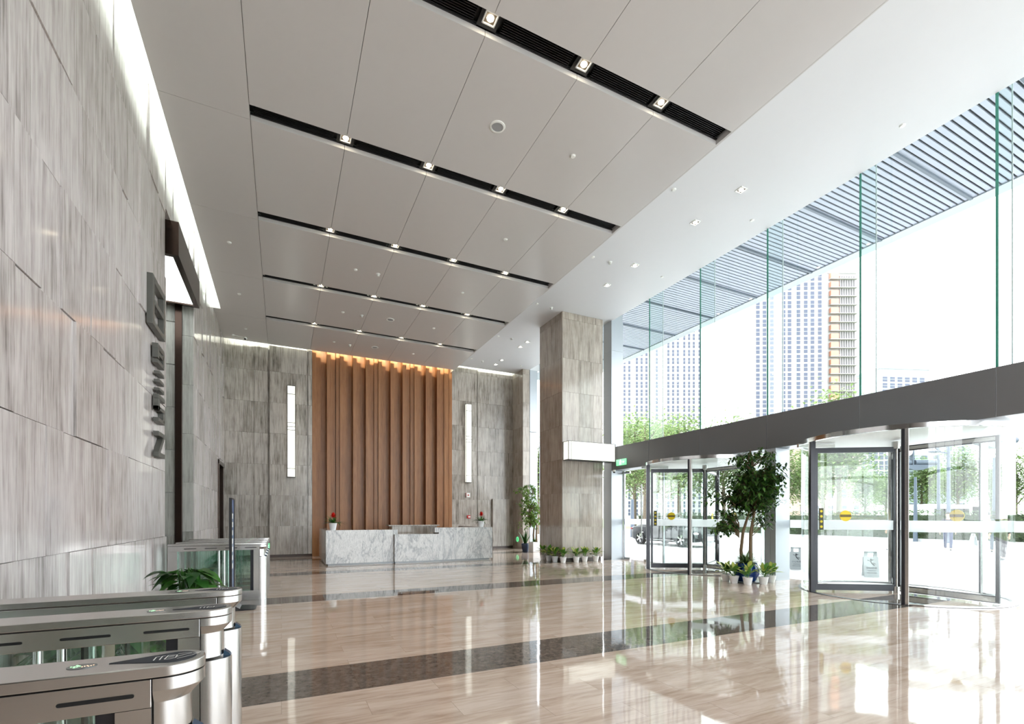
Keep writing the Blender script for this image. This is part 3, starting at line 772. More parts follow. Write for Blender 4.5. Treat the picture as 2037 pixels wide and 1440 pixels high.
# exit sign on the fascia, door camera
t = thing('exit_sign', 'green emergency exit sign mounted on the grey fascia', 'sign', (10.10, 12.62, 3.15))
w = MB(); w.box(-0.04, -0.24, 0, 0.0, 0.24, 0.20); w.build('casing', GREENL, t)
w = MB()
def man(w, oy, oz, s, x=-0.046):
    for pts in ([(-.02,.10),(.03,.10),(.03,.05),(-.02,.05)], [(-.03,.04),(.04,.04),(.02,-.03),(-.03,-.03)], [(-.03,-.03),(0,-.03),(-.05,-.10),(-.08,-.09)], [(0,-.03),(.03,-.03),(.06,-.10),(.03,-.10)], [(.03,.04),(.09,.01),(.08,-.01),(.03,.02)], [(-.03,.04),(-.08,.0),(-.06,-.01),(-.02,.02)]):
        w.poly([(x, oy - p[0]*s, oz + p[1]*s) for p in pts])
man(w, 0.02, 0.10, 0.85)
w.poly([(-.046, -0.1, .13), (-.046, -0.2, .10), (-.046, -0.1, .07)])
w.build('pictogram', WHITEL, t)
w = MB(); w.cyl(0, 0, -0.06, 0, 0.05, 16); w.ball((0,0,-.06), 0.045, mi=1); tag(w.build('door_camera', [WHITE, BLACKP], loc=(10.05, 12.95, 3.02), smooth=True), 'tiny dark dome camera under the left end of the fascia', 'camera')
def floor_exit(loc, rot, label, nm):
    t = thing('exit_marker', label, 'sign', loc, rot, group='round green floor-level exit signs')
    M = Matrix.Rotation(PI/2, 4, 'X')
    w = MB(); w.cyl(0, 0, 0.0, 0.02, 0.115, 28, M=M); w.build('disc', GREENL, t)
    w = MB(); man2 = [[(-.02,.08),(.02,.08),(.02,.04),(-.02,.04)],[(-.03,.035),(.03,.035),(.02,-.02),(-.03,-.02)],[(-.03,-.02),(0,-.02),(-.05,-.08),(-.07,-.07)],[(0,-.02),(.02,-.02),(.06,-.08),(.03,-.08)],[(.03,.03),(.08,.0),(.03,.01)]]
    for pts in man2: w.poly([(p[0], -0.023, p[1]) for p in pts])
    w.build('pictogram', BLACKP if nm else WHITEL, t)
floor_exit((9.795, 19.72, 0.42), -PI/2, 'round green exit sign low on the stone pier right of the desk', 1)
floor_exit((-0.46, 19.07, 0.42), 0, 'round green exit sign low on the back wall beside the far turnstiles', 0)
t = thing('fire_alarm', 'white and red fire alarm sounder on the stone wall under the right wall lamp', 'alarm', (7.52, 20.15, 2.42))
w = MB(); w.box(-0.09, -0.05, -0.1, 0.09, 0, 0.1); w.build('casing', WHITE, t, bevel=0.01); w = MB(); w.box(-0.1, -0.04, -0.1, -0.07, -.001, 0.1); w.cyl(0, 0, 0.0, 0.03, 0.03, 12, M=Matrix.Translation((0,-.05,0)) @ Matrix.Rotation(PI/2, 4, 'X')); w.build('strobe', REDP, t)
t = thing('fire_alarm', 'small red manual call point on the stone wall above the desk', 'alarm', (7.55, 20.15, 1.45))
w = MB(); w.box(-0.08, -0.05, -0.07, 0.08, 0, 0.07); w.build('casing', REDP, t, bevel=0.008); w = MB(); w.box(-0.03, -0.055, -0.03, 0.07, -.051, 0.03); w.build('face_plate', WHITE, t)

# ------------------------------------------------------------------ reception desk
t = thing('reception_desk', 'long white and grey veined marble reception desk with a lowered middle', 'reception desk', (0, 0, 0))
w = MB(); w.box(1.18, 15.1, 0.05, 3.17, 15.75, 1.05); w.box(3.171, 15.1, 0.90, 3.29, 15.7, 1.05); w.build('left_block', MARBLE, t, bevel=0.004)
w = MB(); w.box(1.18, 15.751, 0.05, 1.40, 17.9, 1.05); w.build('side_return', STEEL_P and MARBLE, t, bevel=0.004)
w = MB(); w.box(3.172, 14.98, 0.05, 4.60, 15.6, 0.90); w.build('lowered_counter', MARBLE, t, bevel=0.004)
w = MB(); w.box(4.602, 15.02, 0.05, 6.50, 15.65, 1.10); w.box(4.47, 15.02, 0.95, 4.6, 15.65, 1.10); w.build('right_block', MARBLE, t, bevel=0.004)
w = MB(); w.box(6.28, 15.651, 0.05, 6.50, 17.9, 1.10); w.build('side_return', MARBLE, t, bevel=0.004)
w = MB(); w.box(3.42, 16.6, 0, 5.02, 17.1, 1.13); w.box(3.3, 16.55, 1.13, 5.1, 17.15, 1.17); w.build('back_counter', STONE_C, t, bevel=0.004)
w = MB(); w.box(1.24, 15.16, 0, 3.2, 15.7, 0.05); w.box(3.2, 15.04, 0, 4.6, 15.55, .05); w.box(4.6, 15.08, 0, 6.4, 15.6, 0.05); w.box(1.24, 15.7, 0, 1.36, 17.85, 0.05); w.box(6.32, 15.6, 0, 6.44, 17.85, 0.05)
w.build('plinth', plain('desk_plinth', S(110,112,114), 0.3, 0.5), t)

# ------------------------------------------------------------------ turnstiles
def turnstile():
    t = thing('turnstile', 'x', 'turnstile', group='brushed steel turnstiles')
    Wd = 0.19; r = Wd/2; L = 1.45; H = 1.0
    def stad(inset, x_end=-L, seg=12):
        rr_ = r - inset
        pts = [(x_end + inset, -rr_), ] 
        pts += [(-r + rr_*math.cos(a), rr_*math.sin(a)) for a in [(-PI/2) + PI*i/seg for i in range(seg+1)]]
        pts += [(x_end + inset, rr_)]
        return pts
    w = MB(); w.prism(stad(0), 'z', H-0.035, H); w.build('top_slab', STEEL, t, smooth=35, bevel=0.004)
    # dark teardrop graphic with white pictogram
    w = MB(); pts = [(-0.25, -0.004)] + [(-0.085 + 0.06*math.cos(a), 0.062*math.sin(a)) for a in [(-PI/2)*1.05 + PI*1.05*i/16 for i in range(17)]] + [(-0.25, 0.004)]
    w.prism(pts, 'z', H, H+0.0012); w.build('graphic_plate', SLATE, t)
    w = MB()
    def line(P, wd=0.0036):
        for a, b in zip(P, P[1:]):
            a, b = Vector((a[0]*.62+.02, a[1]*.9)), Vector((b[0]*.62+.02, b[1]*.9)); d = (b-a).normalized(); n_ = Vector((-d.y, d.x))*wd/2
            w.poly([(p.x, p.y, H+0.0022) for p in (a-n_, b-n_, b+n_, a+n_)])
    line([(-.25,-.03),(-.25,.015),(-.235,.02)]); line([(-.225,-.03),(-.225,.02),(-.21,.02)]); line([(-.205,-.028),(-.18,-.03),(-.16,-.02),(-.16,.018),(-.20,.022),(-.205,-.028)])
    line([(-.195,-.01),(-.17,-.005)]); line([(-.195,.006),(-.17,.01)])
    line([(-.16,-.01),(-.13,.012),(-.10,.02),(-.07,.03)]); line([(-.15,-.035),(-.12,-.02),(-.09,-.005),(-.06,.028)]); line([(-.16,.03),(-.13,.035),(-.10,.03)])
    w.build('pictogram', WHITE, t)
    w = MB(); w.lathe([(0.0001, 0), (1, 0), (1, 0.0015), (0.0001, 0.0015)], seg=32, M=Matrix.Translation((-0.315, 0, H)) @ Matrix.Diagonal((0.036, 0.028, 1, 1)))
    w.build('display_window', plain('display_glass', S(96,104,104), 0.08, 0.3), t)
    w = MB(); rg = random.Random(3)
    for (x, yv) in [(-.33,-.012),(-.325,-.006),(-.32,0),(-.325,.006),(-.33,.012),(-.333,0),(-.34,0)]: w.box(x-.0022, yv-.0022, H+.0016, x+.0022, yv+.0022, H+.0028, 0)
    for i in range(6): w.box(-.312+i*.005-.0015, -.01+.004*(i%3)-.0015, H+.0016, -.312+i*.005+.0015, -.01+.004*(i%3)+.0015, H+.0028, 1)
    w.build('led_arrow', [LEDG, LEDO], t)
    # rounded end post with chamfered head and recess
    w = MB()
    def halfpost(z0, z1, ins0=0, ins1=0, xs=-0.125):
        a_, b_ = stad(0.001+ins0, xs), stad(0.001+ins1, xs)
        n_ = len(w.v); k = len(a_)
        w.v += [(p[0]-ins0, p[1]*(r-0.001)/(r-0.001-ins0) if False else p[1], z0) for p in a_] + [(p[0]-ins1, p[1], z1) for p in b_]
        w.face([n_+i for i in range(k)][::-1]); w.face([n_+k+i for i in range(k)])
        for i in range(k): j = (i+1) % k; w.face((n_+i, n_+j, n_+k+j, n_+k+i))
    halfpost(0.925, H-0.038); halfpost(0.885, 0.925, 0.018, 0.0); halfpost(0.765, 0.885, 0.018, 0.018); halfpost(0.0, 0.755)
    w.build('end_post', STEEL_V, t, smooth=35)
    w = MB(); w.prism([(-0.038, 0.756), (-0.005, 0.756), (-0.010, 0.766), (-0.034, 0.785)], 'y', -0.022, 0.022); w.build('card_lens', plain('blue_lens', S(50,72,92), 0.25), t)
    # upper rail with air slots
    w = MB(); w.box(-L, -r+0.006, 0.876, -0.128, r-0.006, H-0.039); w.build('upper_rail', STEEL, t, bevel=0.002)
    for (a, b) in ((-0.34, -0.175), (-0.633, -0.47), (-0.93, -0.765), (-1.22, -1.06)):
        for sy in (-1, 1):
            y0 = sy*(r-0.0055)
            pts = [(a + .006*math.cos(q), .918 + .006*math.sin(q)) for q in [PI/2 + PI*i/6 for i in range(7)]] + [(b + .006*math.cos(q), .918 + .006*math.sin(q)) for q in [-PI/2 + PI*i/6 for i in range(7)]]
            w = MB(); w.prism(pts, 'y', min(y0, y0+sy*.001), max(y0, y0+sy*.001)); w.build('air_slot', BLACK, t)
    w = MB(); w.box(-L, -r+0.006, 0.0, -0.128, r-0.006, 0.17); w.build('base_rail', STEEL, t, bevel=0.002)
    w = MB(); w.box(-0.215, -r+0.006, 0.171, -0.128, r-0.006, 0.875); w.build('side_panel', STEEL_V, t)
    w = MB(); w.box(-0.263, -r+0.02, 0.171, -0.216, r-0.02, 0.875); w.build('lock_panel', DKMETAL, t)
    w = MB(); w.box(-L, -r+0.006, 0.171, -L+0.13, r-0.006, 0.875); w.build('rear_post', STEEL_V, t)
    for sy in (-1, 1):
        w = MB(); y0 = sy*(r-0.02); w.poly([(-L+.13, y0, .171), (-.263, y0, .171), (-.263, y0, .875), (-L+.13, y0, .875)]); w.build('side_glass', GLASS_G, t)
    for x in (-0.66, -0.74):
        w = MB(); w.cyl(x, 0, 0.171, 0.875, 0.018, 14); w.build('hinge_post', STEEL_P, t, smooth=True)
    w = MB(); w.prism([(-1.02, 0.25), (-0.77, 0.25), (-0.77, 0.84), (-1.02, 0.66)], 'y', -0.006, 0.006); w.prism([(-0.63, 0.2), (-0.50, 0.2), (-0.50, 0.87), (-0.63, 0.87)], 'y', -0.004, 0.004); w.build('barrier_flap', GLASS_G, t)
    w = MB(); w.box(-0.50, -r+.021, 0.172, -0.49, r-.021, 0.874, 0); w.box(-0.585, -0.03, 0.172, -0.575, 0.03, 0.874, 1); w.build('glass_holder', [STEEL_P, BLACKP], t)
    return t
ts = turnstile()
near = [(1.855, 'nearest brushed steel turnstile, its end cut by the bottom of the photo'), (2.80, 'brushed steel turnstile, middle one of the three near the camera'), (3.47, 'brushed steel turnstile just ahead of the leafy green plants')]
far = [(9.55, 'front turnstile of the far bank, its glass side in full view'), (10.22, 'far-bank turnstile, second one behind the standing banner'), (10.89, 'far-bank turnstile, third one behind the standing banner'), (11.56, 'farthest turnstile of all, last of the far bank')]
for i, (yy, lab) in enumerate(near + far):
    if i == 0: ts.location = (-0.225, yy, 0); ts['label'] = lab
    else: copy_tree(ts, (-0.225, yy, 0), None, lab)

# standing banner
t = thing('banner_stand', 'tall thin dark framed banner seen edge-on by the far turnstiles', 'banner', (-0.70, 8.66, 0))
w = MB(); w.box(-0.02, -0.24, 0.04, 0.02, -0.22, 1.74); w.box(-0.02, 0.22, 0.04, 0.02, 0.24, 1.74); w.box(-0.02, -0.22, 1.72, 0.02, 0.22, 1.74); w.build('frame', BLACKP, t)
tb = NT('blue_banner_print'); x = tb.xyz(); nz = tb.noise(tb.objco, 5, 3)
tb.set(**{'Base Color': tb.ramp(nz, [(0.3, S(40,60,100)), (0.6, S(96,120,160))]), 'Roughness': 0.3})
w = MB(); w.box(-0.006, -0.22, 0.06, 0.006, 0.22, 1.72); w.build('print_panel', tb.mat, t)
w = MB()
for i in range(7): w.box(0.007, -0.08, 1.42-0.13*i, 0.009, 0.08, 1.50-0.13*i)
w.build('white_lettering', WHITE, t)
w = MB(); w.prism([(-0.30, 0.0), (0.30, 0.0), (0.34, 0.012), (0.12, 0.03), (0.04, 0.09), (-0.04, 0.09), (-0.12, 0.03), (-0.34, 0.012)], 'y', -0.2, 0.2); w.build('base', BLACKP, t)

# ------------------------------------------------------------------ plants
def pot_mesh(r0, r1, h, saucer=0, th=0.012):
    w = MB(); w.lathe([(0.0001, 0), (r0, 0), (r1, h*0.97), (r1+0.004, h), (r1-th, h), (r1-th-0.004, h-0.03), (0.0001, h-0.03)], seg=28, mi=0)
    for f_ in range(len(w.f)): pass
    w.cyl(0, 0, h-0.035, h-0.025, r1-th-0.003, 20, 1)
    if saucer: w.lathe([(0.0001, 0.001), (saucer*0.8, 0.001), (saucer, 0.02), (saucer-.008, 0.022), (saucer*.75, 0.008), (0.0001, 0.008)], seg=28, mi=0)
    return w
def dieff(loc, label, group, seed, s=1.0, potc=None):
    rr = random.Random(seed)
    t = thing('potted_dumb_cane', label, 'potted plant', loc, group=group)
    pot_mesh(0.068*s, 0.098*s, 0.155*s).build('pot', [potc or POTW, SOIL], t, smooth=35)
    wy = MB(); wg = MB(); st = MB()
    for i in range(17):
        a = i*2.4 + rr.uniform(-.3,.3); el = rr.uniform(0.25, 1.15) if i > 3 else 1.3
        bz = 0.13*s + rr.uniform(0.02, 0.12)*s
        base = Vector((math.cos(a)*0.02, math.sin(a)*0.02, bz))
        d = Vector((math.cos(a)*math.cos(el), math.sin(a)*math.cos(el), math.sin(el)))
        p1 = base + d*rr.uniform(0.05, 0.09)*s
        st.tube([base - Vector((0,0,.03)), p1], 0.004*s, 5)
        L = rr.uniform(0.17, 0.26)*s; Wl = L*rr.uniform(0.38, 0.46); dr = rr.uniform(0.1, 0.45)
        wg.tone = rr.random(); wg.leaf(p1, d, (0,0,1), L, Wl, dr, 0.25, 5)
        wy.tone = rr.random(); wy.leaf(p1 + d*0.006 + Vector((0,0,.003)), d, (0,0,1), L*0.93, Wl*0.80, dr, 0.25, 5)
    st.build('stem', LEAF_YG, t, tone=True)
    wg.build('leaf_margin', LEAF_YG, t, tone=True, smooth=True); wy.build('leaf_heart', LEAF_Y, t, tone=True, smooth=True)
    return t
names = ['leftmost', 'second from the left', 'front middle', 'second from the right', 'rightmost']
for i, p in enumerate([(9.03,7.62),(8.94,7.33),(8.98,7.02),(9.36,6.93),(9.76,7.04)]):
    dieff((p[0], p[1], 0), 'white potted yellow-leaved plant round the blue tree pot, ' + names[i], 'yellow-leaved plants round the blue pot', 60+i, 1.05)
names = ['leftmost of seven', 'second from the left', 'third from the left', 'at the column corner', 'third from the right', 'second from the right', 'rightmost of seven']
for i, p in enumerate([(8.02,14.2),(7.98,13.75),(7.98,13.35),(8.06,12.98),(8.52,12.93),(8.86,12.95),(9.3,12.96)]):
    dieff((p[0], p[1], 0), 'white potted yellow-leaved plant at the column foot, ' + names[i], 'yellow-leaved plants along the column foot', 80+i, 1.12)

def strap_tuft(w, c, n, L0, L1, wd, rr, elmin=0.5, elmax=1.4, droop=0.6):
    for i in range(n):
        a = rr.uniform(0, 2*PI); el = rr.uniform(elmin, elmax)
        d = Vector((math.cos(a)*math.cos(el), math.sin(a)*math.cos(el), math.sin(el)))
        w.tone = rr.random(); w.leaf(Vector(c) + Vector((math.cos(a), math.sin(a), 0))*0.03, d, (0,0,1), rr.uniform(L0, L1), wd, droop*rr.uniform(.5, 1.3), 0.3, 5, 'strap')
def ficus(loc, label, seed, H, crown_c, crown_r, nb, pot, leaf=0.085, xmax=None, mat=None, trunks=2, extra=()):
    rr = random.Random(seed); mat = mat or LEAF_D
    t = thing('potted_tree', label, 'potted tree', loc, group=None)
    pot(t)
    tr = MB(); fo = MB(); br = MB()
    cc_ = Vector(crown_c); cr = Vector(crown_r)
    tops = []
    for k in range(trunks):
        off = Vector((0.02*k, 0.10 - 0.20*k, 0)); top = cc_ + Vector((.02, 0.08 - .16*k, -cr.z*(0.6 - .3*k)))
        path = [off + Vector((0, 0, 0.3)), off*1.1 + Vector((-.015, .01, 0.7)), off*0.9 + Vector((.01, 0, 1.1)), top]
        tr.tube(path, [0.042, 0.036, 0.032, 0.02], 10); tops.append(top)
    tr.build('trunk', BARK, t, smooth=True)
    blobs = [(cc_, cr, nb)] + [(Vector(c), Vector(r_), n_) for c, r_, n_ in extra]
    for bc, brd, n_ in blobs:
        for i in range(n_):
            zz = rr.uniform(-0.95, 1); a = rr.uniform(0, 2*PI); q = math.sqrt(max(0, 1-zz*zz)); rad = rr.uniform(0.45, 1.0)**0.6
            rad *= rr.choice([1, 1, 1, 1.12])
            tip = bc + Vector((q*math.cos(a)*brd.x, q*math.sin(a)*brd.y, zz*brd.z))*rad
            if xmax is not None and tip.x > xmax: tip.x = xmax - rr.uniform(0, .2)
            st_ = tops[i % len(tops)] if bc is cc_ else Vector((bc.x*.3, bc.y*.3, max(0.6, bc.z-0.2)))
            st_ = st_ + Vector((0, 0, rr.uniform(-0.2, 0.35)*cr.z))
            mid = (st_ + tip)/2 + Vector((0, 0, 0.10)) + Vector([rr.uniform(-.06, .06) for _ in range(3)])
            br.tube([st_, mid, tip], [0.009, 0.005, 0.002], 4, cap=False)
            for j in range(11):
                f_ = rr.uniform(0.45, 1.08); p = mid.lerp(tip, (f_-.45)/.6) + Vector([rr.uniform(-.05, .05) for _ in range(3)])
                a2 = rr.uniform(0, 2*PI); d = Vector((math.cos(a2), math.sin(a2), rr.uniform(-1.1, 0.1)))
                fo.tone = rr.random()**1.5; L = leaf*rr.uniform(0.7, 1.25)
                fo.leaf(p, d, (rr.uniform(-.3,.3), rr.uniform(-.3,.3), 1), L, L*0.5, 0.25, 0.2, 3)
    br.build('branches', BARK, t); fo.build('foliage', mat, t, tone=True, smooth=True)
    return t
def blue_pot(t):
    w = MB(); w.lathe([(0.0001,0),(0.15,0),(0.20,0.05),(0.262,0.18),(0.268,0.27),(0.235,0.38),(0.215,0.41),(0.235,0.43),(0.205,0.43),(0.195,0.38),(0.0001,0.38)], seg=36)
    w.build('pot', POTB, t, smooth=50)
    w = MB(); w.cyl(0,0,0.37,0.39,0.19,20); w.build('soil', SOIL, t)
    w = MB(); w.lathe([(0.0001, 0.0),(0.27, 0.0),(0.29, 0.02),(0.27, 0.022),(0.0001, 0.01)], seg=32); w.build('saucer', plain('saucer_grey', S(120,130,136), 0.3), t)
    w = MB(); strap_tuft(w, (0,0,0.40), 260, 0.28, 0.52, 0.02, random.Random(4), 0.4, 1.45, 0.5); w.build('spider_grass', LEAF_G, t, tone=True, smooth=True)
ficus((9.34, 7.34, 0), 'tall bushy green potted tree in a blue glazed pot between the revolving doors', 11, 3.0, (0.16, -0.05, 2.05), (0.62, 0.66, 0.64), 330, blue_pot, 0.10, xmax=0.70,
      extra=[((-0.3, 0.36, 1.3), (0.24, 0.28, 0.34), 42), ((0.28, -0.3, 1.35), (0.25, 0.25, 0.2), 8), ((0.15, -0.1, 2.75), (0.45, 0.6, 0.22), 36), ((0.3, -0.5, 2.35), (0.25, 0.2, 0.3), 26), ((-0.45, 0.55, 1.85), (0.15, 0.25, 0.15), 8)])
def white_pot(t):
    w = MB(); w.prism([(-.2,-.2),(.2,-.2),(.2,.2),(-.2,.2)], 'z', 0, 0.42); w.build('pot', POTW, t, bevel=0.01)
    w = MB(); strap_tuft(w, (0,0,0.42), 50, 0.2, 0.36, 0.03, random.Random(9)); w.build('underplanting', LEAF_G, t, tone=True, smooth=True)
ficus((9.45, 17.4, 0), 'light green potted tree in a square white pot behind the stone column', 12, 3, (-0.15, 0.1, 1.75), (0.6, 0.7, 0.95), 110, white_pot, 0.11, mat=mat_leaf('light_ficus_leaf', S(84,124,52), S(150,184,92), .35),
      extra=[((-0.3, 0.2, 2.55), (0.5, 0.5, 0.25), 22)])
t = thing('potted_snake_plant', 'dark glazed pot with upright leaves left of the white-potted tree', 'potted plant', (9.25, 17.9, 0))
w = MB(); w.lathe([(0.0001,0),(0.13,0),(0.17,0.3),(0.15,0.34),(0.13,0.31),(0.0001,0.31)], seg=24); w.build('pot', plain('dark_blue_pot', S(60,72,96), 0.2), t, smooth=40)
w = MB(); strap_tuft(w, (0,0,0.3), 16, 0.4, 0.7, 0.09, random.Random(2), 1.0, 1.5, 0.1); w.build('leaves', LEAF_M, t, tone=True, smooth=True)

def pothos(loc, label, seed, ph, rx, zt):
    rr = random.Random(seed); t = thing('potted_pothos', label, 'potted plant', loc, group='leafy green plants behind the near turnstiles')
    pot_mesh(0.12, 0.165, ph, 0.2).build('pot', [POTW, SOIL], t, smooth=35)
    fo = MB(); st = MB()
    for i in range(170):
        a = rr.uniform(0, 2*PI); q = rr.uniform(0.15, 1)**.6; zz = rr.uniform(0, 1)
        p = Vector((math.cos(a)*q*rx*(1-.35*zz), math.sin(a)*q*rx*(1-.35*zz), ph - 0.08 + zz*(zt-ph)))
        st.tube([(0, 0, ph-.03), Vector((p.x*.5, p.y*.5, max(p.z, ph)+.02)), p], 0.003, 4, cap=False)
        d = Vector((math.cos(a + rr.uniform(-.6, .6)), math.sin(a + rr.uniform(-.6, .6)), rr.uniform(-0.7, 0.5)))
        L = rr.uniform(0.11, 0.18); fo.tone = rr.random()**1.3; fo.leaf(p, d, (0, 0, 1), L, L*0.72, 0.45, 0.22, 5, 'heart')
    st.build('stems', LEAF_M, t, tone=True); fo.build('leaves', LEAF_M, t, tone=True, smooth=True)
pothos((-0.68, 4.60, 0), 'bushy dark green potted plant showing above the third near turnstile', 21, 0.50, 0.22, 1.10)
pothos((-1.04, 4.55, 0), 'bushy green potted plant seen through the turnstile glass', 22, 0.34, 0.26, 0.74)
pothos((-0.92, 5.25, 0), 'bushy green potted plant standing behind two others near the left wall', 23, 0.36, 0.24, 0.86)
pothos((-1.45, 4.75, 0), 'bushy green potted plant closest to the left wall', 24, 0.36, 0.26, 0.74)

def bromeliad(loc, label, seed):
    rr = random.Random(seed); t = thing('potted_bromeliad', label, 'potted plant', loc, group='red flowers on the reception desk')
    pot_mesh(0.085, 0.118, 0.215).build('pot', [POTW, SOIL], t, smooth=35)
    w = MB(); strap_tuft(w, (0,0,0.2), 34, 0.30, 0.44, 0.05, rr, 0.3, 1.2, 0.5); w.build('leaves', LEAF_M, t, tone=True, smooth=True)
    w = MB(); w.tube([(0,0,.2),(0.01,0,.36)], 0.01, 6); w.build('stem', LEAF_M, t, tone=True)
    w = MB()
    for i in range(34):
        a = i*2.4; el = 0.1 + 1.4*i/34; d = Vector((math.cos(a)*math.cos(el), math.sin(a)*math.cos(el), math.sin(el)))
        w.tone = rr.random(); w.leaf((0.01, 0, 0.37 + 0.05*i/34), d, (0,0,1), 0.15, 0.055, 0.15, 0.2, 3)
    w.build('flower_head', FLOWER, t, tone=True, smooth=True)
bromeliad((1.40, 15.38, 1.05), 'red flowering plant in a white pot on the left end of the desk', 31)
bromeliad((6.2, 15.33, 1.10), 'red flowering plant in a white pot on the right end of the desk', 32)
# ------------------------------------------------------------------ outside: canopy, plaza, hedge, trees, towers
t = thing('entrance_canopy', 'slatted grey metal canopy soffit outside above the glass wall', 'canopy', (0, 0, ZT), kind='structure')
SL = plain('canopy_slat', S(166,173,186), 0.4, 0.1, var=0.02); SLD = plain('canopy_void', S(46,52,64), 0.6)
w = MB(); y = -9.0
while y < 24:
    w.box(10.85, y, 0, 15.3, y+0.094, 0.03); y += 0.135
w.build('slats', SL, t)
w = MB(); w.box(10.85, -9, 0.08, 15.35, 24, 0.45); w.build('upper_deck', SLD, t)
for k in range(-7, 8):
    yy = 5.69 + 1.97*k
    w = MB(); w.box(10.85, yy-0.03, -0.05, 15.3, yy+0.03, 0.06); w.build('cross_beam', plain('beam_grey', S(96,106,118), 0.4, 0.2) if k == -7 else bpy.data.materials['beam_grey'], t)
w = MB(); w.box(15.3, -9, -0.03, 15.7, 24, 0.47); w.build('edge_fascia', PANEL_L, t)
w = MB(); w.box(10.62, -9, ZT, 11.0, 24, 16); struct(w.build('wall_facade', PANEL_L), 'outer facade above the glass, out of sight', 'wall')

def mat_plaza():
    t = NT('plaza_paving'); x = t.xyz()
    br = t.node('ShaderNodeTexBrick'); br.inputs['Scale'].default_value = 1.0; br.inputs['Brick Width'].default_value = 1.2; br.inputs['Row Height'].default_value = 0.6
    br.inputs['Mortar Size'].default_value = 0.006
    br.inputs['Color1'].default_value = S(196,196,196); br.inputs['Color2'].default_value = S(208,208,208); br.inputs['Mortar'].default_value = S(170,170,172)
    t.link(t.objco, br.inputs['Vector'])
    band = t.math('LESS_THAN', t.math('MODULO', t.math('ADD', x[0], 300.0), 5.0), 0.8)
    col = t.mix(t.math('MULTIPLY', band, 0.3), br.outputs['Color'], S(150,154,162))
    t.set(**{'Base Color': col, 'Roughness': 0.55}); return t.mat
gr = MB(); gr.poly([(10.75, -60, -0.004), (34, -60, -0.004), (34, 90, -0.004), (10.75, 90, -0.004)])
struct(gr.build('floor_plaza', mat_plaza()), 'pale stone paved plaza outside the entrance', 'ground')
gr = MB(); gr.poly([(34, -260, -0.02), (600, -260, -0.02), (600, 500, -0.02), (34, 500, -0.02)]); gr.poly([(-200, 23, -0.02), (10.75, 23, -0.02), (10.75, 500, -0.02), (-200, 500, -0.02)]); gr.poly([(10.75, 90, -.02), (34, 90, -.02), (34, 500, -.02), (10.75, 500, -.02)])
struct(gr.build('ground_far', plain('grass_ground', S(120,140,92), 0.9, var=0.15, vscale=0.3)), 'grass and road beyond the plaza', 'ground')
w = MB(); w.box(33.6, -30, 0, 34.0, 60, 0.16); struct(w.build('kerb', plain('kerb_stone', S(180,180,182), 0.7)), 'low pale kerb edging the plaza', 'kerb')

# hedge
rr = random.Random(77)
for (y0, y1, lab) in ((-6, 22, 'clipped green hedge at the far edge of the plaza, right stretch'), (22.6, 40, 'clipped green hedge at the far edge of the plaza, left stretch')):
    t = thing('hedge', lab, 'hedge', (34.9, (y0+y1)/2, 0)); L = (y1-y0)/2
    w = MB(); w.box(-.7, -L+.1, 0, .9, L-.1, 1.55, 0); w.build('hedge_core', plain('hedge_core', S(50,64,40), 0.9, var=.3), t)
    w = MB()
    for i in range(int((y1-y0)*190)):
        yy = rr.uniform(-L, L); 
        if rr.random() < 0.62: p = (-0.78 + rr.uniform(-.12, .12), yy, rr.uniform(0.05, 1.7))
        else: p = (rr.uniform(-.75, .9), yy, 1.62 + rr.uniform(-.15, .22))
        a = rr.uniform(0, 6.28); w.tone = rr.random(); w.leaf(p, (math.cos(a), math.sin(a), rr.uniform(-.3, 1)), (0,0,1), 0.2, 0.13, 0.1, 0.2, 1, 'strap')
    w.build('hedge_leaves', LEAF_H, t, tone=True, kind='stuff')

# street trees
def street_tree_meshes(seed, H, cr, n):
    rr = random.Random(seed); tr = MB(); fo = MB()
    tr.tube([(0,0,0),(0.05,0.03,H*.3),(0,0.08,H*.6),(0.05,0,H*.9)], [.16,.12,.08,.03], 8)
    for i in range(26):
        z0 = H*rr.uniform(.28, .8); a = rr.uniform(0, 6.28); el = rr.uniform(.5, 1.1); Lb = cr*rr.uniform(.7, 1.15)*(1.15 - z0/H*.55)
        p0 = Vector((0.03, 0.05, z0)); d = Vector((math.cos(a)*math.cos(el), math.sin(a)*math.cos(el), math.sin(el)))
        p2 = p0 + d*Lb; pm = (p0+p2)/2 + Vector((0,0,-.1))
        tr.tube([p0, pm, p2], [.04,.02,.008], 5, cap=False)
        for j in range(n):
            f_ = rr.uniform(.25, 1.15); c = p0.lerp(p2, f_); s_ = cr*.2
            p = c + Vector((rr.gauss(0, s_), rr.gauss(0, s_), rr.gauss(0, s_)))
            a2 = rr.uniform(0, 6.28); fo.tone = rr.random()
            fo.leaf(p, (math.cos(a2), math.sin(a2), rr.uniform(-.6, .4)), (0,0,1), 0.27, 0.18, .1, .2, 1, 'strap')
    return tr, fo
protos = []
def street_tree(kind, loc, rz, label, sc=1.0):
    while len(protos) < 3: protos.append(None)
    if protos[kind] is None:
        H, cr, n = ((8.2, 2.6, 170), (6.6, 2.3, 170), (9.5, 2.9, 50))[kind]
        tr, fo = street_tree_meshes(100+kind, H, cr, n)
        t = thing('street_tree', label, 'tree', loc, rz, 'fresh green trees beyond the plaza')
        tr.build('trunk', BARK_P, t, smooth=True); fo.build('foliage', LEAF_B, t, tone=True); protos[kind] = t
    else: t = copy_tree(protos[kind], loc, rz, label)
    t.scale = (sc, sc, sc); return t
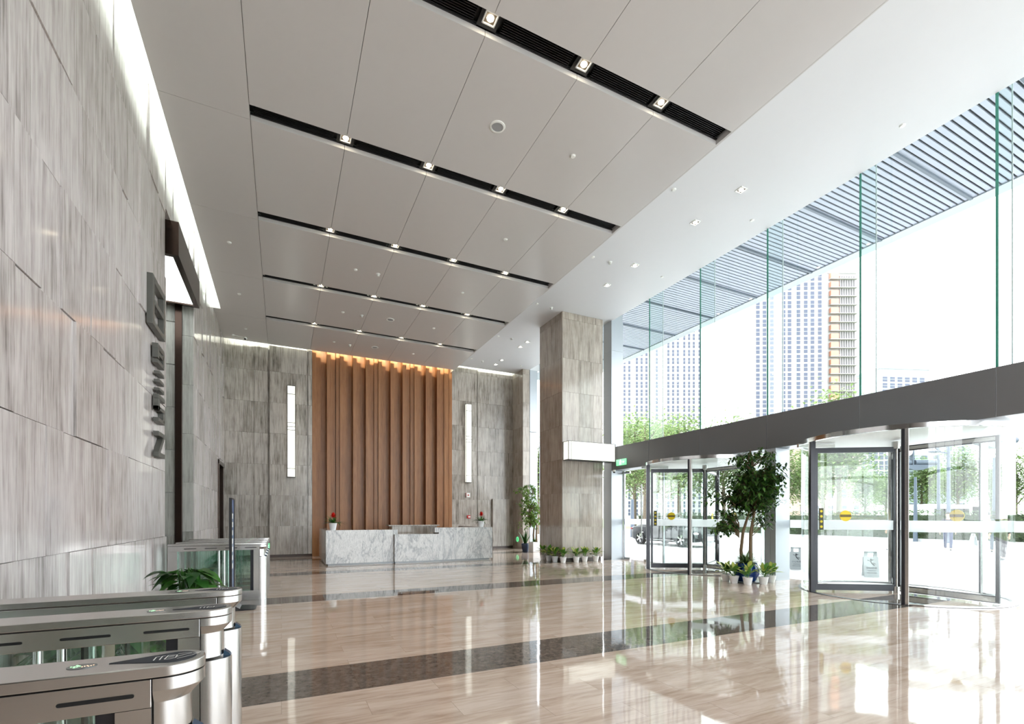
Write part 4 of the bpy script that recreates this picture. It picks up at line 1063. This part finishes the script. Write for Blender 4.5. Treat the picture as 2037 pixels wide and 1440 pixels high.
T = [(1262, 52, 0, 'seen through the glass side door'), (1322, 40, 2, 'with bare branches, behind the left side of the left revolving door'), (1352, 47, 0, 'behind the middle of the left revolving door'),
     (1300, 62, 1, 'far behind the side door frame'), (1402, 50, 1, 'behind the shaft of the left revolving door'), (1440, 44, 0, 'directly behind the potted tree, left side'), (1492, 52, 2, 'directly behind the potted tree'),
     (1560, 42, 0, 'behind the grey pier between the doors'), (1600, 50, 1, 'behind the left rim of the right revolving door'), (1668, 42, 0, 'tall one in the left half of the right revolving door'), (1638, 56, 1, 'low one behind the tall tree in the right door'),
     (1722, 60, 1, 'behind the rear leaf of the right revolving door'), (1762, 66, 1, 'small and far, behind the right door shaft'), (1832, 52, 1, 'behind the street lamps in the right door'), (1905, 46, 0, 'dense one in the right half of the right door'), (1870, 60, 1, 'far behind the twin lamp posts'),
     (1972, 56, 1, 'at the right edge of the photo'), (2020, 44, 0, 'beyond the right edge of the photo'), (1282, 46, 2, 'thin one left of the left revolving door'), (1234, 74, 0, 'behind the silver pier by the stone column'), (1072, 40, 0, 'in the gap between the back wall and the stone column'), (1066, 52, 1, 'farther one in the gap left of the stone column')]
TS = {1262: 1.5, 1322: 1.0, 1352: 1.4, 1300: 1.9, 1402: 1.55, 1440: 1.25, 1492: 1.2, 1234: 2.0, 1668: 1.5, 1638: 1.5, 1282: 1.2}
for i, (px, d, k, lab) in enumerate(T):
    street_tree(k, at(px, d), i*1.3, 'pale green street tree ' + lab, TS.get(px, 1.0 if d < 50 else 1.1))

# towers
TW = plain('tower_wall', S(150,149,150), 0.7, var=0.03, vscale=0.05); TWIN = plain('tower_window', S(54,62,84), 0.25, var=0.2, vscale=0.2)
TPINK = plain('pink_brick', S(160,140,134), 0.8); TSCAF = plain('orange_scaffold', S(196,136,112), 0.7)
def tower(px, d, w_, dep, H, rot, cols, pitch, wh, ww, label, wall=TW, z0=2.0, name='tower_block', zvis=(0, 60)):
    t = thing(name, label, 'building', at(px, d), -TH + rot)
    b = MB(); b.box(-w_/2, 0, 0, w_/2, dep, H); b.build('wall', wall, t)
    b = MB(); b.box(-w_/2-.3, -.3, H, w_/2+.3, dep+.3, H+1.2); b.build('roof_parapet', wall, t)
    cells = []
    z = z0
    while z + wh < H - 1:
        for c in cols: cells.append((c*w_/2, z))
        z += pitch
    cells.sort(key=lambda q: (not (zvis[0] <= q[1] <= zvis[1]), q[1]))
    me = None
    for i, (x, z) in enumerate(cells[:100]):
        if me is None:
            m = MB(); m.box(-ww/2, -0.06, 0, ww/2, 0.02, wh*0.46, 0); m.box(-ww/2, -0.06, wh*0.54, ww/2, 0.02, wh, 0); m.box(-ww/2-.05, -0.1, wh*.46, ww/2+.05, .02, wh*.54, 1)
            o = m.build('window', [TWIN, wall], t); me = o; o.location = (x, 0, z)
        else:
            o = me.copy(); C.objects.link(o); o.location = (x, 0, z)
    if len(cells) > 100:
        m = MB()
        for x, z in cells[100:]: m.box(x-ww/2, -0.06, z, x+ww/2, 0.02, z+wh*.46); m.box(x-ww/2, -0.06, z+wh*.54, x+ww/2, 0.02, z+wh)
        m.build('upper_windows', TWIN, t, kind='stuff')
    return t
tower(1316, 180, 30, 16, 84, 0.0, [-.93,-.81,-.62,-.50,-.38,-.12,.17,.29,.41,.57,.69,.81,.95], 3.0, 2.3, 0.75, 'pale tower block with rows of narrow windows, seen through the left panes', zvis=(30, 75))
tower(1572, 170, 25.5, 18, 90, -0.05, [-.88,-.70,-.50,-.18,-.02,.22,.42,.60,.80], 3.2, 2.6, 1.25, 'tall pale tower block with dark windows in the middle of the glass wall', zvis=(30, 90))
t = tower(1668, 178, 13, 16, 92, 0.0, [-.95], 3.2, 2.2, 0.7, 'slim tower under construction with orange scaffolding', name='scaffolded_tower')
m = MB()
for i in range(29): m.box(-3.6, -1.2, i*3.2, -0.6, -0.1, i*3.2+2.1, 0)
m.build('orange_hoist', TSCAF, t)
m = MB()
for i in range(7): m.box(0.2+i*0.9, -0.5, 0, 0.42+i*0.9, -0.1, 91)
for i in range(29): m.box(-3.8, -1.3, i*3.2-.12, 6.4, -0.3, i*3.2+.12)
m.build('scaffold_frame', plain('scaffold_grey', S(150,146,150), 0.7), t)
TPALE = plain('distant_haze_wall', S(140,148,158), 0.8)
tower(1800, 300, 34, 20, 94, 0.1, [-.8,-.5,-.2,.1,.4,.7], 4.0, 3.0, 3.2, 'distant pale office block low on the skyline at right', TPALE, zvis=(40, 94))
tower(1742, 110, 6.5, 10, 26, 0, [-.8,-.4,0,.4,.8], 2.4, 2.0, 0.9, 'slim office block with blue window strips behind the right door', zvis=(5, 26), z0=7.5)
tower(1645, 100, 15, 10, 17, 0.05, [-.7,-.3,.1,.5,.85], 3.4, 1.8, 1.0, 'pinkish low-rise block behind the trees in the right door', TPINK)
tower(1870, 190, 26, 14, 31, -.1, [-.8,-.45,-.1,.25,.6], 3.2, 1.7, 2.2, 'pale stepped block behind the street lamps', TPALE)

# street lamps and lantern post
def street_lamp(px, d, H, lab, arm, thick=0.11):
    t = thing('street_lamp', lab, 'street lamp', at(px, d), 0)
    LM = plain('lamp_post_grey', S(74,84,98), 0.5) if 'lamp_post_grey' not in bpy.data.materials else bpy.data.materials['lamp_post_grey']
    w = MB(); w.tube([(0,0,0),(0,0,H*0.9)], [thick, thick*.6], 10); w.build('post', LM, t, smooth=True)
    if arm == 'curve':
        w = MB(); w.tube([(0,0,H*.88)] + [(-1.4*(1-math.cos(a))*_c, 1.4*(1-math.cos(a))*_s, H*.88 + 1.3*math.sin(a)) for a in (.4,.8,1.2,1.5)], .05, 8); w.build('arm', LM, t, smooth=True)
        w = MB(); c = (-1.5*_c, 1.5*_s, H*.88+1.28); w.ball(c, .35, sc=(1,.5,.2)); w.build('lamp_head', LM, t, smooth=True)
    elif arm == 'side':
        w = MB(); w.tube([(0,0,H*.80)] + [(-.9*math.sin(a)*_c, .9*math.sin(a)*_s, H*.80+.7*(1-math.cos(a))) for a in (.5,1,1.5)], .04, 8); w.tube([(-.9*_c,.9*_s,H*.8+.65),(-.9*_c,.9*_s,H*.8+.2)], .03, 6); w.build('arm', LM, t, smooth=True)
        w = MB(); w.ball((-.95*_c+.3, .95*_s, H*.8+.12), .45, sc=(1,.5,.18)); w.build('lamp_head', LM, t, smooth=True)
    elif arm == 'lantern':
        w = MB(); M = Matrix.Translation((0,0,H)) @ Matrix.Rotation(-TH, 4, 'Z')
        w.prism([(-.25,-.02),(.25,-.02),(1.1,.28),(-1.1,.28)], 'y', -.2, .2, M=M)
        w.build('bracket', LM, t)
        for sx in (-.95, .55):
            w = MB(); w.tube([M @ Vector((sx-.62, 0, .42)), M @ Vector((sx+.62, 0, .42))], .17, 14); w.build('lower_lamp_tube', LM, t, smooth=True)
            w = MB(); w.tube([M @ Vector((sx-.62, 0, 1.05)), M @ Vector((sx+.62, 0, 1.05))], .22, 14); w.build('upper_lamp_tube', WHITE, t, smooth=True)
        w = MB(); w.box(-.24, -.1, .3, -.16, .1, 1.2, M=M); w.build('centre_bracket', LM, t)
    return t
street_lamp(1821, 28, 4.2, 'street lamp with twin horizontal lamp tubes, left of the thin posts', 'lantern')
street_lamp(1867, 28.5, 5.4, 'thin street lamp post with a curved arm', 'curve')
street_lamp(1887, 26.5, 6.2, 'thin dark street lamp post with a short bracket arm', 'side')
street_lamp(1258, 34, 3.0, 'short dark bollard light seen through the glass side door', None, 0.16)
street_lamp(1978, 26, 5.2, 'street lamp with twin tubes at the right edge of the photo', 'lantern')

# wet floor signs
def wet_sign(loc, rz, lab, side=False):
    t = thing('wet_floor_sign', lab, 'floor sign', loc, rz, 'folding white wet-floor signs')
    a = 0.20
    SGW = bpy.data.materials.get('sign_board') or plain('sign_board', S(168,174,176), 0.5)
    for sy, nm in ((-1, 'front_board'), (1, 'rear_board')):
        M = Matrix.Translation((0, 0, 0.615)) @ Matrix.Rotation(sy*a, 4, 'X')
        w = MB(); w.box(-.15, -.006, -.62, .15, .006, -0.13, 0, M); w.box(-.13, -.006, -.13, -.06, .006, 0, 0, M); w.box(.06, -.006, -.13, .13, .006, 0, 0, M); w.box(-.13, -.006, -.04, .13, .006, 0, 0, M)
        w.build(nm, SGW, t)
    M = Matrix.Translation((0, 0, 0.615)) @ Matrix.Rotation(-a, 4, 'X')
    w = MB()
    def P(pts): w.poly([tuple(M @ Vector((x, -.0085, z))) for x, z in pts])
    w.face if False else None
    P([(.0+.025*math.cos(q), -.2+.025*math.sin(q)) for q in [i*PI/4 for i in range(8)]])
    P([(-.03,-.22),(-.01,-.225),(.03,-.29),(.0,-.30)]); P([(.03,-.29),(.08,-.31),(.085,-.295),(.035,-.275)]); P([(0,-.30),(.05,-.345),(.075,-.335),(.02,-.285)])
    P([(-.03,-.22),(-.075,-.20),(-.075,-.215),(-.02,-.235)]); P([(-.015,-.225),(.05,-.19),(.055,-.2),(0,-.24)])
    w.build('falling_figure', plain('sign_ink', S(50,54,60), 0.5) if 'sign_ink' not in bpy.data.materials else bpy.data.materials['sign_ink'], t)
    for txt, z, sz in (('小心地滑', -.42, .055), ('CAUTION', -.48, .035), ('WET FLOOR', -.53, .035)):
        cu = bpy.data.curves.new('sign_text_curve', 'FONT'); cu.body = txt; cu.size = sz; cu.align_x = 'CENTER'; cu.extrude = 0.0005
        tmp = bpy.data.objects.new('text_tmp', cu); C.objects.link(tmp); me = bpy.data.meshes.new_from_object(tmp); bpy.data.objects.remove(tmp); me.materials.clear(); me.materials.append(bpy.data.materials['sign_ink'])
        o = bpy.data.objects.new('sign_text', me); C.objects.link(o); o.parent = t
        o.matrix_local = M @ Matrix.Translation((0, -.009, z)) @ Matrix.Rotation(PI/2, 4, 'X')
    return t
wet_sign((12.85, 6.66, -0.004), -0.85, 'white wet-floor sign standing outside behind the right revolving door')
wet_sign((12.82, 8.5, -0.004), -0.9, 'white wet-floor sign outside just right of the grey pier')
wet_sign((31.5, 11.64, -0.004), 0.9, 'white folding sign seen side-on far out on the plaza')

# ------------------------------------------------------------------ parked car
t = thing('car', 'dark saloon car parked outside behind the left revolving door', 'car', (18.15, 18.55, 0), -PI/2)   # local +x is the nose
PAINT = plain('dark_car_paint', S(16,18,24), 0.35, 0.0, spec=0.12, var=0.01); CGL = plain('car_glass', S(10,12,16), 0.25, spec=0.15)
CHR = plain('chrome', S(210,212,216), 0.1, 1.0); TYRE = plain('tyre_rubber', S(24,24,26), 0.7)
def loft(w, secs, mi=0):
    k = len(secs[0]); n_ = len(w.v)
    for s_ in secs: w.v += [tuple(p) for p in s_]
    for i in range(len(secs)-1):
        for j in range(k-1):
            w.face((n_+i*k+j, n_+i*k+j+1, n_+(i+1)*k+j+1, n_+(i+1)*k+j), mi)
    w.face([n_+j for j in range(k)][::-1], mi); w.face([n_+(len(secs)-1)*k+j for j in range(k)], mi)
ST = [(-2.45,.52,.80,.30),(-2.36,.76,.93,.26),(-2.05,.88,.98,.22),(-1.45,.95,1.00,.20),(-.8,.94,.98,.20),(0,.94,.96,.20),(.75,.94,.95,.20),(1.35,.95,.90,.20),(1.9,.90,.80,.22),(2.25,.76,.68,.26),(2.42,.50,.56,.32)]
secs = []
for x, hw, zt, zb_ in ST:
    zm = (zt+zb_)/2 + .05
    half = [(hw*.80, zb_), (hw*.97, zb_+.08), (hw, zm), (hw*.965, zt-.10), (hw*.86, zt-.02), (hw*.45, zt+.025), (0, zt+.03)]
    secs.append([(x, -a, z) for a, z in half] + [(x, a, z) for a, z in half[::-1][1:]])
w = MB(); loft(w, secs); w.build('body', PAINT, t, smooth=60)
GS = [(-2.0,.62,.97,.99),(-1.45,.70,.97,1.20),(-.8,.74,.95,1.37),(-.1,.75,.95,1.42),(.5,.74,.94,1.36),(1.0,.72,.92,1.15),(1.38,.66,.90,.93)]
secs = []
for x, hw, z0, z1 in GS:
    half = [(hw+.1, z0-.03), (hw+.02, z0+(z1-z0)*.5), (hw*.85, z1-.015), (hw*.4, z1+.01), (0, z1+.015)]
    secs.append([(x, -a, z) for a, z in half] + [(x, a, z) for a, z in half[::-1][1:]])
w = MB(); loft(w, secs); w.build('window_glass', CGL, t, smooth=60)
secs = []
for x, hw, z0, z1 in GS[1:6]:
    half = [(hw*.88, z1-.03), (hw*.8, z1+.0), (hw*.4, z1+.02), (0, z1+.025)]
    secs.append([(x, -a, z) for a, z in half] + [(x, a, z) for a, z in half[::-1][1:]])
w = MB(); loft(w, secs); w.build('roof', PAINT, t, smooth=60)
for sx in (-1.46, 1.45):
    for sy in (-1, 1):
        wh = bpy.data.objects.new('wheel', None); C.objects.link(wh); wh.parent = t; wh.location = (sx, sy*.86, .345)
        M = Matrix.Rotation(PI/2, 4, 'X')
        w = MB(); w.lathe([(.24, -.11), (.33, -.115), (.345, -.07), (.345, .07), (.33, .115), (.24, .11), (.24, -.11)], seg=32, M=M); w.build('tyre', TYRE, wh, smooth=35)
        w = MB()
        w.lathe([(.245, -.1), (.235, -.1), (.225, .0), (.245, .0)], seg=32, M=M)
        for q in range(5):
            for dq in (-.13, .13):
                Mq = Matrix.Rotation(q*2*PI/5, 4, 'Y') @ Matrix.Rotation(dq, 4, 'Y')
                w.box(.03, sy*.085-.012, -.014, .238, sy*.085+.012, .014, M=Mq)
        w.cyl(0, 0, -.1, .1, .05, 14, M=M); w.build('rim', CHR, wh)
        w = MB(); w.cyl(0, 0, -.04, .06, .375, 28, M=M); w.build('wheel_arch', BLACKP, wh)
for sy in (-1, 1):
    w = MB(); w.ball((2.12, sy*.68, .64), .16, sc=(1.1, .7, .45)); w.build('headlight', CHR, t, smooth=True)
    w = MB(); w.ball((.78, sy*1.0, 1.0), .1, sc=(.8, 1, .6)); w.build('door_mirror', PAINT, t, smooth=True)
    w = MB(); w.box(-1.0, sy*.945-.01, .29, 1.0, sy*.945+.01, .31); w.build('sill_strip', CHR, t)
    w = MB(); w.ball((-2.38, sy*.62, .82), .14, sc=(.6, 1.2, .4)); w.build('tail_light', REDP, t, smooth=True)
w = MB()
for q in range(4): w.box(2.36, -.38, .36+q*.05, 2.44, .38, .375+q*.05)
w.build('grille', CHR, t)

# white van on the road beyond the hedge side
t = thing('van', 'pale van standing far out beyond the plaza at right', 'van', at(1893, 33.5), -TH + 0.1); t.scale = (1.25, 1.25, 1.25)
w = MB(); w.prism([(-2.3,.35),(2.3,.35),(2.35,.9),(1.7,1.1),(1.1,1.8),(-2.3,1.85)], 'y', -.85, .85); w.build('body', WHITE, t, bevel=.06)
w = MB(); w.prism([(1.6,1.12),(1.08,1.7),(.3,1.72),(.3,1.12)], 'y', -.86, .86); w.box(-2.0, -.862, 1.15, .1, .862, 1.6); w.build('window_glass', CGL, t)
for sx in (-1.5, 1.5):
    for sy in (-1, 1):
        w = MB(); w.cyl(0, 0, -.1, .1, .34, 22, M=Matrix.Translation((sx, sy*.8, .34)) @ Matrix.Rotation(PI/2, 4, 'X')); w.build('wheel', TYRE, t)

# ------------------------------------------------------------------ people on the plaza
SKIN = plain('skin', S(206,160,132), 0.55, var=.03)
def skin_obj(name, verts, edges, radii, mat, parent, root=0, sub=1):
    me = bpy.data.meshes.new(name); me.from_pydata([tuple(v) for v in verts], edges, []); me.materials.append(mat)
    o = bpy.data.objects.new(name, me); C.objects.link(o); o.parent = parent
    md = o.modifiers.new('skin', 'SKIN'); md.use_smooth_shade = True
    if not me.skin_vertices: me.skin_vertices.new()
    for i, r_ in enumerate(radii):
        sv = me.skin_vertices[0].data[i]; sv.radius = r_ if hasattr(r_, '__len__') else (r_, r_); sv.use_root = (i == root)
    s_ = o.modifiers.new('sub', 'SUBSURF'); s_.levels = sub; s_.render_levels = sub + 1
    return o
def person(loc, rz, lab, top, bottom, H=1.72, stride=0.18, hair='short', arm_bend=0.2, bag=None):
    t = thing('person', lab, 'person', loc, rz); k = H/1.72
    V = lambda x, y, z: Vector((x*k, y*k, z*k))
    hip = V(0,0,.93)
    j = dict(pel=V(0,0,.95), wst=V(0,0,1.08), chs=V(0,0,1.28), nck=V(0,.0,1.44), hd0=V(0,.01,1.52))
    leg = {}
    for s_, st in ((-1, stride), (1, -stride)):
        leg[s_] = [V(s_*.09,0,.90), V(s_*.10, st*.55, .50), V(s_*.10, st - (.06 if st<0 else 0), .09), V(s_*.10, st+.15, .035)]
    arm = {}
    for s_, st in ((-1, -stride), (1, stride)):
        arm[s_] = [V(s_*.17,0,1.40), V(s_*.24, st*.4-.02, 1.13), V(s_*.25, st*.9+arm_bend*.5, .90), V(s_*.25, st*1.0+arm_bend*.6, .83)]
    # body: one continuous surface
    vs = [j['pel'], j['wst'], j['chs'], j['nck'], j['hd0'], V(0,.01,1.60), V(0,.01,1.68)]; ed = [(0,1),(1,2),(2,3),(3,4),(4,5),(5,6)]
    rd = [(.13*k,.09*k),(.115*k,.085*k),(.14*k,.095*k),.05*k,.055*k,(.075*k,.09*k),(.055*k,.065*k)]
    for s_ in (-1, 1):
        n0 = len(vs); vs += leg[s_]; ed += [(0,n0),(n0,n0+1),(n0+1,n0+2),(n0+2,n0+3)]; rd += [.075*k,.05*k,.036*k,.03*k]
        n0 = len(vs); vs += arm[s_]; ed += [(2,n0),(n0,n0+1),(n0+1,n0+2),(n0+2,n0+3)]; rd += [.045*k,.036*k,.027*k,.03*k]
    skin_obj('body', vs, ed, rd, SKIN, t)
    # hands: palm, four fingers and thumb
    for s_ in (-1, 1):
        p = arm[s_][3]; w = MB(); w.ball(p + V(0,0,-.02), .032*k, 10, 6, sc=(.45, 1, 1.1))
        for q in range(4):
            b = p + V(0, (-.024+.016*q), -.045); L = (.055,.065,.06,.045)[q]
            w.tube([b, b + V(0,.004,-L*.55), b + V(-s_*.012,.008,-L)], [.008*k,.0075*k,.006*k], 6)
        w.tube([p + V(0,.028,-.005), p + V(-s_*.008,.045,-.03), p + V(-s_*.012,.047,-.05)], [.009*k,.008*k,.006*k], 6)
        w.build('hand', SKIN, t, smooth=True)
    mt = plain('top_' + lab[:12], top, 0.8, var=.1); mb_ = plain('trousers_' + lab[:12], bottom, 0.8, var=.1)
    vs = [V(0,0,.93), V(0,0,1.08), V(0,0,1.28), V(0,0,1.42)]; ed = [(0,1),(1,2),(2,3)]; rd = [(.155*k,.115*k),(.135*k,.105*k),(.16*k,.115*k),(.075*k,.07*k)]
    for s_ in (-1, 1):
        n0 = len(vs); vs += arm[s_][:3]; ed += [(2,n0),(n0,n0+1),(n0+1,n0+2)]; rd += [.062*k,.05*k,.042*k]
    skin_obj('jacket', vs, ed, rd, mt, t)
    vs = [V(0,0,.97)]; ed = []; rd = [(.135*k,.1*k)]
    for s_ in (-1, 1):
        n0 = len(vs); vs += leg[s_][:3]; ed += [(0,n0),(n0,n0+1),(n0+1,n0+2)]; rd += [.092*k,.066*k,.055*k]
    skin_obj('trousers', vs, ed, rd, mb_, t)
    for s_ in (-1, 1):
        a = leg[s_][2]; w = MB(); w.ball(a + V(0,.06,-.04), .05*k, 12, 8, sc=(.9, 2.5, .9)); w.build('shoe', BLACKP, t, smooth=True)
    w = MB(); w.ball(V(0,-.012,1.665), .092*k, 14, 10, sc=(.92,1.08,.85))
    if hair == 'long': w.ball(V(0,-.05,1.55), .085*k, 12, 8, sc=(.9,.7,1.5))
    w.build('hair', plain('black_hair', S(26,22,22), 0.6), t, smooth=True)
    w = MB()
    for s_ in (-1, 1): w.ball(V(s_*.03,.095,1.60), .011*k, 8, 6, 0)
    w.build('eyes', BLACKP, t, smooth=True)
    w = MB(); w.ball(V(0,.105,1.575), .014*k, 8, 6, sc=(.8,1,1.5)); w.build('nose', SKIN, t, smooth=True)
    w = MB(); w.ball(V(0,.092,1.538), .016*k, 8, 6, sc=(1.4,.5,.35)); w.build('mouth', REDP, t, smooth=True)
    for s_ in (-1, 1):
        w = MB(); w.ball(V(s_*.082,.0,1.59), .02*k, 8, 6, sc=(.4,.8,1.3)); w.build('ear', SKIN, t, smooth=True)
    if bag:
        w = MB(); b = arm[1][3]; w.box(b.x-.05, b.y-.16, b.z-.34, b.x+.05, b.y+.16, b.z-.08); w.tube([b+V(0,-.1,-.08), b+V(0,0,.0), b+V(0,.1,-.08)], .008, 6)
        return tag(w.build('handbag', plain('bag_dark', bag, .5), loc=loc, rot=(0,0,rz)), 'dark bag held by ' + lab[:60], 'bag')
    return t
p = at(1775, 20.6); person((p.x, p.y, -.004), 0.6, 'person in a dark navy suit standing beyond the right door shaft', S(14,17,30), S(14,17,30), 1.74, 0.05)
p = at(1886, 20.6); person((p.x, p.y, -.004), 1.9, 'person in blue trousers and dark top walking behind the right door', S(22,26,34), S(30,44,76), 1.66, 0.2)
p = at(1966, 19.8); person((p.x, p.y, -.004), -1.2, 'person in grey clothes walking near the right edge', S(84,88,94), S(58,66,78), 1.64, 0.2)
p = at(1994, 16.0); person((p.x, p.y, -.004), 1.2, 'person with long dark hair and a dark red jacket at the right edge', S(42,16,22), S(22,18,22), 1.68, 0.08, 'long')
